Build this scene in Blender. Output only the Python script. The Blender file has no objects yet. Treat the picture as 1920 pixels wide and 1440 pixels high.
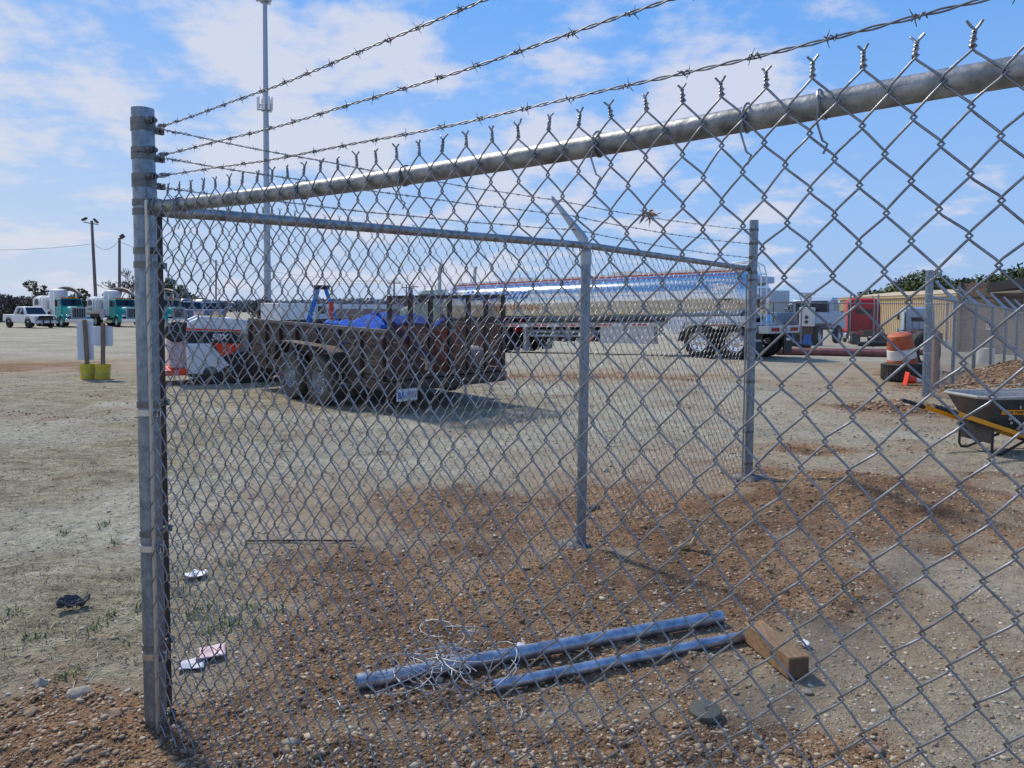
import bpy, bmesh, math, random
import numpy as np
from mathutils import Vector, Matrix
R = math.radians
rnd = random.Random(7)
nr = np.random.default_rng(11)
S = bpy.context.scene
COL = S.collection

# ------------------------------------------------------------------ camera
FPX, PPX, PPY, EYE = 1430.0, 960.0, 657.0, 1.45
cd = bpy.data.cameras.new('camera'); cam = bpy.data.objects.new('camera', cd); COL.objects.link(cam)
cd.sensor_fit = 'HORIZONTAL'; cd.sensor_width = 36; cd.lens = 36 * FPX / 1920
cd.shift_y = (PPY - 720) / 1920; cd.clip_start = 0.02; cd.clip_end = 6000
CM = Matrix.Translation((0, 0, EYE)) @ Matrix.Rotation(R(90 - 3.0), 4, 'X') @ Matrix.Rotation(0.0078, 4, 'Z')
cam.matrix_world = CM; S.camera = cam
CR = CM.to_3x3()

# ------------------------------------------------------------------ light
SUN_AZ, SUN_EL = -42.0, 48.0           # degrees right of +Y, elevation
tosun = Vector((math.sin(R(SUN_AZ)) * math.cos(R(SUN_EL)), math.cos(R(SUN_AZ)) * math.cos(R(SUN_EL)), math.sin(R(SUN_EL))))
ld = bpy.data.lights.new('sun', 'SUN'); sun = bpy.data.objects.new('sun', ld); COL.objects.link(sun)
ld.energy = 4.0; ld.angle = R(5.0); ld.color = (1.0, 0.92, 0.78)
sun.rotation_euler = (-tosun).to_track_quat('-Z', 'Y').to_euler()
W = bpy.data.worlds.new('World'); S.world = W; W.use_nodes = True
CLX, CLY = 8.4, 5.5
nt = W.node_tree; N = nt.nodes; L = nt.links
bg = N['Background']; bg.inputs[1].default_value = 0.115
sky = N.new('ShaderNodeTexSky'); sky.sky_type = 'NISHITA'; sky.sun_disc = False
sky.sun_elevation = R(SUN_EL); sky.sun_rotation = R(SUN_AZ); sky.air_density = 1.0; sky.dust_density = 0.6; sky.ozone_density = 2.0
tc = N.new('ShaderNodeTexCoord'); sp = N.new('ShaderNodeSeparateXYZ'); L.new(tc.outputs['Generated'], sp.inputs[0])
def wmath(op, a, b=None, clamp=False):
    n = N.new('ShaderNodeMath'); n.operation = op; n.use_clamp = clamp
    for i, x in enumerate((a, b)):
        if x is None: continue
        if isinstance(x, (int, float)): n.inputs[i].default_value = x
        else: L.new(x, n.inputs[i])
    return n.outputs[0]
zz = wmath('MAXIMUM', wmath('ADD', sp.outputs[2], 0.22), 0.05)
cb = N.new('ShaderNodeCombineXYZ')
L.new(wmath('DIVIDE', sp.outputs[0], zz), cb.inputs[0]); L.new(wmath('DIVIDE', sp.outputs[1], zz), cb.inputs[1]); cb.inputs[2].default_value = 3.4
def wnoise(scale, det, rough, off):
    mp = N.new('ShaderNodeMapping'); mp.inputs['Location'].default_value = off; L.new(cb.outputs[0], mp.inputs[0])
    n = N.new('ShaderNodeTexNoise'); n.inputs['Scale'].default_value = scale; n.inputs['Detail'].default_value = det
    n.inputs['Roughness'].default_value = rough; L.new(mp.outputs[0], n.inputs['Vector']); return n.outputs[0]
n1 = wnoise(2.1, 10, 0.6, (CLX, CLY, 0)); n2 = wnoise(0.45, 3, 0.5, (7.7, 2.2, 1))
lowx = wmath('MULTIPLY', sp.outputs[0], -0.07)
dens = wmath('ADD', wmath('ADD', wmath('MULTIPLY', n1, 0.8), wmath('MULTIPLY', n2, 0.26)), lowx)
mr = N.new('ShaderNodeMapRange'); mr.interpolation_type = 'SMOOTHSTEP'
mr.inputs['From Min'].default_value = 0.515; mr.inputs['From Max'].default_value = 0.63; L.new(dens, mr.inputs['Value'])
fac = wmath('MULTIPLY', mr.outputs[0], 0.88)
tint = N.new('ShaderNodeMix'); tint.data_type = 'RGBA'; tint.blend_type = 'MULTIPLY'; tint.inputs['Factor'].default_value = 1
L.new(sky.outputs[0], tint.inputs['A'])
# thin veil near the horizon, paler towards the sun
def wmix(f, a, b_):
    n = N.new('ShaderNodeMix'); n.data_type = 'RGBA'
    for k, v in (('Factor', f), ('A', a), ('B', b_)):
        if isinstance(v, tuple): n.inputs[k].default_value = (*v, 1)
        elif isinstance(v, float): n.inputs[k].default_value = v
        else: L.new(v, n.inputs[k])
    return n.outputs['Result']
side = wmath('ADD', wmath('MULTIPLY', sp.outputs[0], 1.3), 0.78, True)
L.new(wmix(side, (0.7, 1.0, 1.3), (0.46, 1.2, 1.95)), tint.inputs['B'])
vcol = wmix(side, (5.3, 5.9, 7.0), (3.5, 4.75, 7.1))
veil = wmath('MULTIPLY', wmath('POWER', wmath('SUBTRACT', 1.0, wmath('MULTIPLY', sp.outputs[2], 2.3), True), 1.25), 0.97)
high = wmix(wmath('MULTIPLY', sp.outputs[2], 1.6, True), (1.75, 4.0, 7.7), (0.75, 2.6, 6.6))
base = wmix(veil, wmix(0.72, tint.outputs['Result'], high), vcol)
ccol = wmix(side, (6.1, 6.35, 7.2), (5.9, 6.2, 7.3))
L.new(wmix(fac, base, ccol), bg.inputs[0])
S.view_settings.view_transform = 'Standard'; S.view_settings.look = 'None'; S.view_settings.exposure = 0.0; S.view_settings.gamma = 1.0

# ------------------------------------------------------------------ picture -> world helpers
def ray(px, py):
    return (CR @ Vector(((px - PPX) / FPX, -(py - PPY) / FPX, -1.0)))
def at(px, py, D):                     # point seen at px,py that is D metres ahead
    d = ray(px, py); k = D / d.y
    return Vector((d.x * k, D, EYE + d.z * k))
def gz(px, py, z=0.0):                 # where that sight line meets height z
    d = ray(px, py); k = (z - EYE) / d.z
    return Vector((d.x * k, d.y * k, z))
def sst(a, b, x):
    t = np.clip((np.asarray(x, float) - a) / (b - a), 0, 1); return t * t * (3 - 2 * t)
# value noise
_P = nr.random((256, 256))
def vn(x, y):
    x = np.asarray(x, float); y = np.asarray(y, float)
    xi = np.floor(x).astype(int); yi = np.floor(y).astype(int); fx = x - xi; fy = y - yi
    fx = fx * fx * (3 - 2 * fx); fy = fy * fy * (3 - 2 * fy)
    g = lambda a, b: _P[a & 255, b & 255]
    return (g(xi, yi) * (1 - fx) + g(xi + 1, yi) * fx) * (1 - fy) + (g(xi, yi + 1) * (1 - fx) + g(xi + 1, yi + 1) * fx) * fy
def fbm(x, y, o=4, f=1.0, g=0.5):
    s = 0; a = 1.0; t = 0
    for i in range(o):
        s = s + a * (vn(x * f + 17.3 * i, y * f + 9.1 * i) - 0.5); t += a; a *= g; f *= 2.03
    return s / t
def blob(px, py, hx, hy):              # ellipse on the ground given by its place in the photo
    c = gz(px, py); d = c.y
    return (c.x, c.y, hx * d / FPX, d * d / (EYE * FPX) * hy)
SOIL = [blob(*b) for b in ((470, 1400, 200, 110), (1960, 722, 190, 24), (1720, 704, 70, 9), (1000, 1400, 330, 60), (700, 1080, 170, 70), (90, 1420, 300, 150), (640, 1430, 430, 95), (760, 1230, 330, 150), (1000, 1080, 300, 100),
        (1250, 975, 230, 75), (1640, 945, 280, 75), (1330, 1085, 260, 80), (1530, 843, 90, 10), (0, 687, 170, 8),
        (1690, 768, 120, 14), (1730, 708, 60, 9), (1880, 735, 130, 24), (1130, 705, 190, 6), (1250, 1420, 330, 60), (860, 960, 180, 40))]
GRASS = [blob(*b) for b in ((60, 900, 330, 230), (120, 735, 260, 45), (560, 740, 430, 26), (300, 1120, 260, 110), (200, 705, 120, 7), (950, 760, 130, 14))]
MOUND = [blob(1600, 925, 150, 28) + (0.17,), blob(1760, 950, 110, 25) + (0.10,), blob(1450, 935, 110, 24) + (0.10,), blob(1088, 1048, 90, 18) + (0.05,),
         blob(190, 1370, 110, 40) + (0.03,), blob(1725, 703, 55, 7) + (0.17,), blob(1690, 768, 85, 9) + (0.13,),
         blob(1900, 742, 80, 12) + (0.3,), blob(1960, 720, 120, 14) + (0.52,), blob(640, 1420, 160, 50) + (0.04,), blob(1200, 985, 150, 30) + (0.05,)]
def field(B, x, y, soft=1.0):
    m = np.zeros(np.shape(x))
    for b in B:
        q = ((x - b[0]) / b[2]) ** 2 + ((y - b[1]) / b[3]) ** 2
        m = np.maximum(m, np.exp(-q * 0.9 * soft) * (b[4] if len(b) > 4 else 1))
    return m
def H0(x, y):
    x = np.asarray(x, float); y = np.asarray(y, float)
    left = -0.5 * sst(35, 74, y) * (1 - sst(-12, 8, x)); right = -1.05 * sst(30, 60, y) * sst(-12, 8, x)
    far = -1.5 * sst(120, 500, y)
    dip = -0.3 * sst(23, 34, y) * (1 - sst(5, 10, x)) * sst(-14, -6, x)
    z = left + right + far + dip + 0.05 * fbm(x, y, 2, 0.35)
    m = np.zeros(np.shape(x))
    for b in MOUND:
        q = ((x - b[0]) / b[2]) ** 2 + ((y - b[1]) / b[3]) ** 2
        m = np.maximum(m, b[4] * np.exp(-q * 1.1))
    return z + m
def H(x, y): return float(H0(np.array([x]), np.array([y]))[0])
def gp(px, py):                        # sight line meets the terrain
    d = ray(px, py); p = gz(px, py)
    for i in range(30): p = gz(px, py, H(p.x, p.y))
    return p

# ------------------------------------------------------------------ materials
def mat(name, col, rough=0.6, metal=0.0, col2=None, scale=8.0, bump=0.0, bscale=None, spec=None, stretch=None, det=5, lo=0.35, hi=0.65, alpha=None):
    m = bpy.data.materials.new(name); m.use_nodes = True; t = m.node_tree; n = t.nodes; l = t.links
    b = n['Principled BSDF']; b.inputs['Roughness'].default_value = rough; b.inputs['Metallic'].default_value = metal
    b.inputs['Base Color'].default_value = (*col, 1)
    if spec is not None: b.inputs['Specular IOR Level'].default_value = spec
    if col2 is not None or bump:
        tcn = n.new('ShaderNodeTexCoord'); mp = n.new('ShaderNodeMapping'); l.new(tcn.outputs['Object'], mp.inputs[0])
        if stretch: mp.inputs['Scale'].default_value = stretch
        no = n.new('ShaderNodeTexNoise'); no.inputs['Scale'].default_value = scale; no.inputs['Detail'].default_value = det
        no.inputs['Roughness'].default_value = 0.6; l.new(mp.outputs[0], no.inputs['Vector'])
        if col2 is not None:
            r = n.new('ShaderNodeValToRGB'); r.color_ramp.elements[0].position = lo; r.color_ramp.elements[1].position = hi
            r.color_ramp.elements[0].color = (*col, 1); r.color_ramp.elements[1].color = (*col2, 1)
            l.new(no.outputs[0], r.inputs[0]); l.new(r.outputs[0], b.inputs['Base Color'])
        if bump:
            n2_ = n.new('ShaderNodeTexNoise'); n2_.inputs['Scale'].default_value = bscale or scale * 3; n2_.inputs['Detail'].default_value = 4
            l.new(mp.outputs[0], n2_.inputs['Vector'])
            bp = n.new('ShaderNodeBump'); bp.inputs['Strength'].default_value = bump; bp.inputs['Distance'].default_value = 0.02
            l.new(n2_.outputs[0], bp.inputs['Height']); l.new(bp.outputs[0], b.inputs['Normal'])
    return m
M = {}
M['galv'] = mat('galvanised_steel', (0.33, 0.36, 0.4), 0.45, 0.8, (0.42, 0.45, 0.49), 14, 0.05, 60)
M['rail'] = mat('galvanised_rail', (0.17, 0.18, 0.19), 0.5, 0.85, (0.42, 0.43, 0.44), 26, 0.1, 60)
M['galvpost'] = mat('galvanised_post', (0.16, 0.195, 0.24), 0.4, 0.75, (0.29, 0.34, 0.4), 45, 0.06, 90, stretch=(1, 1, 0.6))
M['wire'] = mat('wire', (0.2, 0.21, 0.23), 0.36, 0.85, (0.34, 0.35, 0.375), 30)
M['barb'] = mat('barb_wire', (0.15, 0.155, 0.175), 0.55, 0.6, (0.26, 0.27, 0.29), 40)
M['band'] = mat('band_steel', (0.13, 0.135, 0.135), 0.5, 0.7, (0.22, 0.22, 0.21), 25)
M['bar'] = mat('flat_bar', (0.42, 0.40, 0.36), 0.45, 0.8, (0.55, 0.53, 0.5), 12, stretch=(1, 1, .1))
M['darksteel'] = mat('dark_steel', (0.04, 0.033, 0.031), 0.6, 0.3, (0.095, 0.062, 0.05), 9)
M['black'] = mat('black_plastic', (0.018, 0.018, 0.02), 0.55)
M['rubber'] = mat('rubber', (0.022, 0.021, 0.02), 0.85, 0, (0.055, 0.05, 0.045), 14, 0.15, 30)
M['rubber_dusty'] = mat('dusty_rubber', (0.05, 0.047, 0.043), 0.9, 0, (0.115, 0.105, 0.09), 10, 0.15, 30)
M['tie'] = mat('tie_wire', (0.3, 0.31, 0.33), 0.6, 0.5, (0.42, 0.43, 0.45), 30)
M['chrome'] = mat('chrome', (0.72, 0.73, 0.75), 0.14, 1.0)
M['alu'] = mat('aluminium', (0.6, 0.61, 0.62), 0.3, 0.95, (0.7, 0.7, 0.71), 6)
M['tank'] = mat('polished_tank', (0.6, 0.61, 0.62), 0.1, 1.0, (0.66, 0.665, 0.67), 1.5, 0.012, 2)
M['white'] = mat('white_paint', (0.62, 0.64, 0.66), 0.35, 0, (0.72, 0.73, 0.74), 2)
M['dirtywhite'] = mat('dirty_white', (0.42, 0.43, 0.43), 0.5, 0, (0.6, 0.61, 0.61), 4)
M['teal'] = mat('teal_paint', (0.0, 0.3, 0.27), 0.45, 0.0, (0.01, 0.38, 0.33), 2)
M['red'] = mat('red_paint', (0.38, 0.008, 0.014), 0.42, 0, (0.46, 0.012, 0.018), 2, spec=0.3)
M['redstripe'] = mat('red_stripe', (0.6, 0.06, 0.05), 0.4)
M['bluestripe'] = mat('blue_stripe', (0.02, 0.11, 0.48), 0.35)
M['logo_blue'] = mat('logo_blue', (0.0, 0.16, 0.55), 0.4)
M['logo_orange'] = mat('logo_orange', (0.6, 0.2, 0.08), 0.5)
M['glass'] = mat('dark_glass', (0.015, 0.02, 0.025), 0.08, 0.0)
M['lens'] = mat('lamp_lens', (0.6, 0.62, 0.64), 0.1, 0.3)
M['amber'] = mat('amber_lens', (0.6, 0.15, 0.01), 0.25)
M['redlens'] = mat('red_lens', (0.4, 0.01, 0.01), 0.25)
M['silver'] = mat('silver_blue_paint', (0.32, 0.42, 0.55), 0.35, 0.3)
M['paleblue'] = mat('pale_blue_paint', (0.36, 0.46, 0.58), 0.4, 0.1)
M['greencab'] = mat('pale_green_paint', (0.36, 0.5, 0.46), 0.3)
M['darkblue'] = mat('navy_truck_paint', (0.1, 0.14, 0.22), 0.35, 0.1, (0.16, 0.2, 0.28), 3)
M['plank'] = mat('old_planks', (0.055, 0.042, 0.036), 0.85, 0, (0.15, 0.11, 0.085), 3.0, 0.3, 12, stretch=(1, 6, 9))
M['plankbrown'] = mat('brown_planks', (0.11, 0.06, 0.045), 0.85, 0, (0.2, 0.12, 0.085), 3.0, 0.3, 12, stretch=(1, 6, 9))
M['weather'] = mat('weathered_boards', (0.075, 0.058, 0.05), 0.9, 0, (0.17, 0.13, 0.11), 1.2, 0.3, 9, stretch=(1, 1, 7))
M['tarp'] = mat('blue_tarp', (0.006, 0.07, 0.4), 0.85, 0, (0.012, 0.1, 0.5), 5, spec=0.12)
M['orange'] = mat('orange_plastic', (0.6, 0.09, 0.02), 0.5, 0, (0.48, 0.08, 0.02), 7)
M['orange_faded'] = mat('faded_orange', (0.3, 0.065, 0.025), 0.6, 0, (0.52, 0.12, 0.04), 7)
M['conered'] = mat('cone_red', (0.75, 0.06, 0.02), 0.45)
M['reflect'] = mat('reflective_white', (0.68, 0.68, 0.66), 0.5, 0, (0.55, 0.55, 0.53), 10)
M['yellow'] = mat('yellow_bucket', (0.64, 0.52, 0.04), 0.45, 0, (0.54, 0.44, 0.05), 9)
M['ybar'] = mat('yellow_handle', (0.85, 0.36, 0.005), 0.4, 0, (0.78, 0.3, 0.01), 6)
M['signback'] = mat('sign_back', (0.62, 0.66, 0.74), 0.45, 0.05)
M['post_wood'] = mat('wood_post', (0.15, 0.11, 0.08), 0.85, 0, (0.24, 0.18, 0.13), 8, 0.2, 20, stretch=(4, 4, .4))
M['pole_wood'] = mat('pole_wood', (0.12, 0.1, 0.09), 0.9, 0, (0.19, 0.16, 0.14), 3, stretch=(3, 3, .2))
M['block'] = mat('cut_timber', (0.2, 0.115, 0.055), 0.75, 0, (0.34, 0.21, 0.11), 26, 0.12, 40, stretch=(6, 0.5, 3))
M['blockend'] = mat('shaded_timber_end', (0.11, 0.065, 0.035), 0.85, 0, (0.17, 0.1, 0.055), 40)  # darker than the sides: shade of the end face put into its colour
M['pipe'] = mat('blue_galvanised_pipe', (0.2, 0.235, 0.3), 0.38, 0.85, (0.48, 0.52, 0.59), 18, 0.08, 40, stretch=(1, 1, 1))
M['tray'] = mat('tray_plastic', (0.034, 0.042, 0.052), 0.5, 0, (0.065, 0.075, 0.088), 12, 0.05)
M['cement'] = mat('dried_cement', (0.3, 0.29, 0.27), 0.9, 0, (0.42, 0.41, 0.39), 30, 0.4, 60)
M['concrete'] = mat('grey_concrete', (0.09, 0.085, 0.082), 0.95, 0, (0.2, 0.19, 0.18), 22, 0.5, 60)
M['disk'] = mat('olive_plug', (0.06, 0.06, 0.042), 0.6, 0, (0.1, 0.1, 0.075), 60)
M['paper'] = mat('white_paper', (0.75, 0.75, 0.76), 0.7)
M['pink'] = mat('pink_wrapper', (0.52, 0.3, 0.32), 0.55, 0, (0.6, 0.5, 0.52), 14)
M['bluewrap'] = mat('blue_wrapper', (0.22, 0.25, 0.36), 0.5, 0, (0.45, 0.46, 0.52), 20)
M['cloth'] = mat('black_cloth', (0.025, 0.025, 0.028), 0.85, 0, (0.1, 0.1, 0.11), 60)
M['leafdry'] = mat('dry_leaf', (0.3, 0.17, 0.08), 0.8)
M['stick'] = mat('pale_stick', (0.42, 0.29, 0.15), 0.8)
M['beige'] = mat('beige_siding', (0.52, 0.39, 0.22), 0.6, 0, (0.56, 0.43, 0.26), 0.6)
M['trim'] = mat('tan_trim', (0.4, 0.31, 0.19), 0.6)
M['redpipe'] = mat('oxide_pipe', (0.16, 0.055, 0.05), 0.6, 0, (0.24, 0.09, 0.08), 4)
M['toprail'] = mat('weathered_rail', (0.13, 0.105, 0.1), 0.7, 0.2, (0.2, 0.165, 0.16), 7)
M['rust'] = mat('rusty_brown', (0.14, 0.07, 0.045), 0.8, 0, (0.2, 0.1, 0.06), 12)
M['stone'] = mat('stone', (0.24, 0.21, 0.17), 0.9, 0, (0.36, 0.33, 0.28), 25, 0.4, 50)
M['brownstone'] = mat('brown_stone', (0.19, 0.125, 0.08), 0.9, 0, (0.29, 0.2, 0.135), 25, 0.4, 50)
M['tower'] = mat('tower_steel', (0.36, 0.4, 0.46), 0.5, 0.5)
M['bark'] = mat('bark', (0.1, 0.08, 0.07), 0.9, 0, (0.15, 0.125, 0.11), 4)
M['longgrey'] = mat('long_trailer_side', (0.17, 0.13, 0.135), 0.7, 0, (0.21, 0.165, 0.165), 3)
M['blueroof'] = mat('pale_blue_roof', (0.42, 0.5, 0.62), 0.5)
M['skidblack'] = M['black']
def foliage(name, c1, c2, c3):
    m = bpy.data.materials.new(name); m.use_nodes = True; t = m.node_tree; n = t.nodes; l = t.links
    b = n['Principled BSDF']; b.inputs['Roughness'].default_value = 0.75
    g = n.new('ShaderNodeNewGeometry'); r = n.new('ShaderNodeValToRGB')
    r.color_ramp.elements[0].color = (*c1, 1); r.color_ramp.elements[1].color = (*c3, 1)
    e = r.color_ramp.elements.new(0.5); e.color = (*c2, 1)
    l.new(g.outputs['Random Per Island'], r.inputs[0]); l.new(r.outputs[0], b.inputs['Base Color']); return m
M['pine'] = foliage('pine_foliage', (0.02, 0.04, 0.012), (0.045, 0.075, 0.022), (0.085, 0.12, 0.04))
M['pinebright'] = foliage('bright_foliage', (0.035, 0.06, 0.014), (0.075, 0.11, 0.03), (0.13, 0.16, 0.05))
M['shrub'] = foliage('shrub_foliage', (0.03, 0.035, 0.02), (0.06, 0.06, 0.035), (0.1, 0.09, 0.055))
M['brownbrush'] = foliage('bare_brush', (0.05, 0.038, 0.034), (0.085, 0.068, 0.06), (0.13, 0.105, 0.09))
M['farwood'] = foliage('hazy_foliage', (0.15, 0.17, 0.21), (0.18, 0.2, 0.24), (0.21, 0.23, 0.27))  # distance haze put into the colour, paler and bluer than near foliage
M['straw'] = foliage('dry_grass_blades', (0.07, 0.068, 0.042), (0.2, 0.18, 0.12), (0.4, 0.37, 0.27))
M['green'] = foliage('green_grass_blades', (0.07, 0.12, 0.025), (0.11, 0.17, 0.045), (0.17, 0.22, 0.08))
def pebble_mat():
    m = bpy.data.materials.new('pebbles'); m.use_nodes = True; t = m.node_tree; n = t.nodes; l = t.links
    b = n['Principled BSDF']; b.inputs['Roughness'].default_value = 0.95; b.inputs['Specular IOR Level'].default_value = 0.1
    a = n.new('ShaderNodeAttribute'); a.attribute_name = 'pcol'; l.new(a.outputs['Color'], b.inputs['Base Color']); return m
M['pebble'] = pebble_mat()

# ------------------------------------------------------------------ mesh builder
class B:
    def __init__(s): s.v = []; s.f = []; s.m = []
    def add(s, vs, fs, m=0):
        o = len(s.v); s.v += [tuple(p) for p in vs]; s.f += [tuple(i + o for i in f) for f in fs]; s.m += [m] * len(fs); return s
    def box(s, x0, x1, y0, y1, z0, z1, m=0, T=None):
        vs = [Vector((x, y, z)) for x in (x0, x1) for y in (y0, y1) for z in (z0, z1)]
        if T is not None: vs = [T @ v for v in vs]
        return s.add(vs, [(0, 1, 3, 2), (4, 6, 7, 5), (0, 4, 5, 1), (2, 3, 7, 6), (0, 2, 6, 4), (1, 5, 7, 3)], m)
    def cyl(s, p, q, r, r2=None, n=16, cap=True, m=0):
        p = Vector(p); q = Vector(q); r2 = r if r2 is None else r2; d = (q - p).normalized()
        a = d.orthogonal().normalized(); b = d.cross(a); vs = []
        for i in range(n):
            t = 2 * math.pi * i / n; e = a * math.cos(t) + b * math.sin(t); vs += [p + e * r, q + e * r2]
        fs = [(2 * i, 2 * ((i + 1) % n), 2 * ((i + 1) % n) + 1, 2 * i + 1) for i in range(n)]
        if cap: fs += [tuple(2 * i for i in range(n))[::-1], tuple(2 * i + 1 for i in range(n))]
        return s.add(vs, fs, m)
    def tube(s, pts, r, n=8, m=0, cap=True):
        pts = [Vector(p) for p in pts]; rings = []; a = None
        for i, p in enumerate(pts):
            d = (pts[min(i + 1, len(pts) - 1)] - pts[max(i - 1, 0)]).normalized()
            if a is None: a = d.orthogonal().normalized()
            a = (a - d * a.dot(d)).normalized(); b = d.cross(a); rr = r[i] if isinstance(r, (list, tuple)) else r
            rings.append([p + (a * math.cos(2 * math.pi * k / n) + b * math.sin(2 * math.pi * k / n)) * rr for k in range(n)])
        return s.loft(rings, m, cap)
    def loft(s, rings, m=0, cap=True):
        n = len(rings[0]); vs = [p for r in rings for p in r]; fs = []
        for j in range(len(rings) - 1):
            for k in range(n): fs.append((j * n + k, j * n + (k + 1) % n, (j + 1) * n + (k + 1) % n, (j + 1) * n + k))
        if cap: fs += [tuple(range(n))[::-1], tuple((len(rings) - 1) * n + k for k in range(n))]
        return s.add(vs, fs, m)
    def prof(s, poly, y0, y1, m=0):      # polygon in x,z pushed along y
        n = len(poly); vs = [(x, y0, z) for x, z in poly] + [(x, y1, z) for x, z in poly]
        fs = [tuple(range(n)), tuple(range(2 * n - 1, n - 1, -1))] + [(i, i + n, (i + 1) % n + n, (i + 1) % n) for i in range(n)]
        return s.add(vs, fs, m)
    def lathe(s, prof, c=(0, 0, 0), ax='z', n=24, m=0):
        vs = []; k = len(prof); c = Vector(c)
        for i in range(n):
            t = 2 * math.pi * i / n
            for r, h in prof:
                p = (r * math.cos(t), r * math.sin(t), h) if ax == 'z' else ((r * math.cos(t), h, r * math.sin(t)) if ax == 'y' else (h, r * math.cos(t), r * math.sin(t)))
                vs.append(c + Vector(p))
        fs = [(i * k + j, ((i + 1) % n) * k + j, ((i + 1) % n) * k + j + 1, i * k + j + 1) for i in range(n) for j in range(k - 1)]
        return s.add(vs, fs, m)
    def ball(s, c, r, sc=(1, 1, 1), m=0, n=12, k=8):
        return s.add([Vector(c) + Vector((r * sc[0] * math.sin(math.pi * j / k) * math.cos(2 * math.pi * i / n), r * sc[1] * math.sin(math.pi * j / k) * math.sin(2 * math.pi * i / n), r * sc[2] * math.cos(math.pi * j / k))) for i in range(n) for j in range(k + 1)],
                     [(i * (k + 1) + j, i * (k + 1) + j + 1, ((i + 1) % n) * (k + 1) + j + 1, ((i + 1) % n) * (k + 1) + j) for i in range(n) for j in range(k)], m)
    def out(s, name, mats, parent=None, bevel=0.0, smooth=True, loc=None, rotz=None, ang=35):
        me = bpy.data.meshes.new(name); me.from_pydata(s.v, [], s.f)
        mats = mats if isinstance(mats, (list, tuple)) else [mats]
        for x in mats: me.materials.append(M[x] if isinstance(x, str) else x)
        if len(mats) > 1: me.polygons.foreach_set('material_index', s.m)
        bm = bmesh.new(); bm.from_mesh(me); bmesh.ops.recalc_face_normals(bm, faces=bm.faces); bm.to_mesh(me); bm.free()
        return link(name, me, parent, bevel, smooth, loc, rotz, ang)
def link(name, me, parent=None, bevel=0, smooth=True, loc=None, rotz=None, ang=35):
    if smooth:
        me.polygons.foreach_set('use_smooth', [True] * len(me.polygons)); me.set_sharp_from_angle(angle=R(ang))
    o = bpy.data.objects.new(name, me); COL.objects.link(o)
    if parent: o.parent = parent
    if loc is not None: o.location = loc
    if rotz is not None: o.rotation_euler = (0, 0, rotz)
    if bevel:
        b = o.modifiers.new('bevel', 'BEVEL'); b.width = bevel; b.segments = 2; b.limit_method = 'ANGLE'; b.angle_limit = R(40)
    return o
def tag(o, label, cat, group=None):
    o['label'] = label; o['category'] = cat
    if group: o['group'] = group
    return o
def thing(name, label, cat, loc=(0, 0, 0), rotz=0.0, group=None):
    o = bpy.data.objects.new(name, None); COL.objects.link(o); o.location = loc; o.rotation_euler = (0, 0, rotz); o.empty_display_size = 0.2
    return tag(o, label, cat, group)
def setting(o, kind='structure'): o['kind'] = kind; return o
def dup(root, loc, rotz, label, cat=None):
    def cp(o, par):
        c = o.copy(); COL.objects.link(c); c.parent = par
        for ch in list(o.children): cp(ch, c)
        return c
    r = cp(root, None); r.location = loc; r.rotation_euler = (0, 0, rotz); r['label'] = label
    return r
def np_mesh(name, V, F, mats):
    V = np.asarray(V, np.float32); F = np.asarray(F, np.int32); k = F.shape[1]
    me = bpy.data.meshes.new(name); me.vertices.add(len(V)); me.vertices.foreach_set('co', V.ravel())
    me.loops.add(F.size); me.loops.foreach_set('vertex_index', F.ravel())
    me.polygons.add(len(F)); me.polygons.foreach_set('loop_start', np.arange(0, F.size, k, dtype=np.int32)); me.polygons.foreach_set('loop_total', np.full(len(F), k, np.int32))
    me.update(); me.validate()
    for x in (mats if isinstance(mats, (list, tuple)) else [mats]): me.materials.append(M[x] if isinstance(x, str) else x)
    return me
def np_tubes(P, r, n, ref):              # P: (W,K,3) polylines -> tubes; ref: a direction never parallel to the lines
    P = np.asarray(P, float); Wn, K, _ = P.shape
    T = np.empty_like(P); T[:, 1:-1] = P[:, 2:] - P[:, :-2]; T[:, 0] = P[:, 1] - P[:, 0]; T[:, -1] = P[:, -1] - P[:, -2]
    T /= np.linalg.norm(T, axis=2, keepdims=True) + 1e-12
    A = np.cross(T, np.asarray(ref, float)); A /= np.linalg.norm(A, axis=2, keepdims=True) + 1e-12; Bv = np.cross(T, A)
    th = 2 * np.pi * np.arange(n) / n
    V = P[:, :, None] + r * (A[:, :, None] * np.cos(th)[None, None, :, None] + Bv[:, :, None] * np.sin(th)[None, None, :, None])
    idx = np.arange(Wn * K * n).reshape(Wn, K, n)
    a = idx[:, :-1]; b = idx[:, 1:]
    F = np.stack([a, np.roll(a, -1, 2), np.roll(b, -1, 2), b], -1).reshape(-1, 4)
    return V.reshape(-1, 3), F
def join_np(parts):
    Vs, Fs, o = [], [], 0
    for V, F in parts: Vs.append(V); Fs.append(F + o); o += len(V)
    return np.concatenate(Vs), np.concatenate(Fs)
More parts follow.
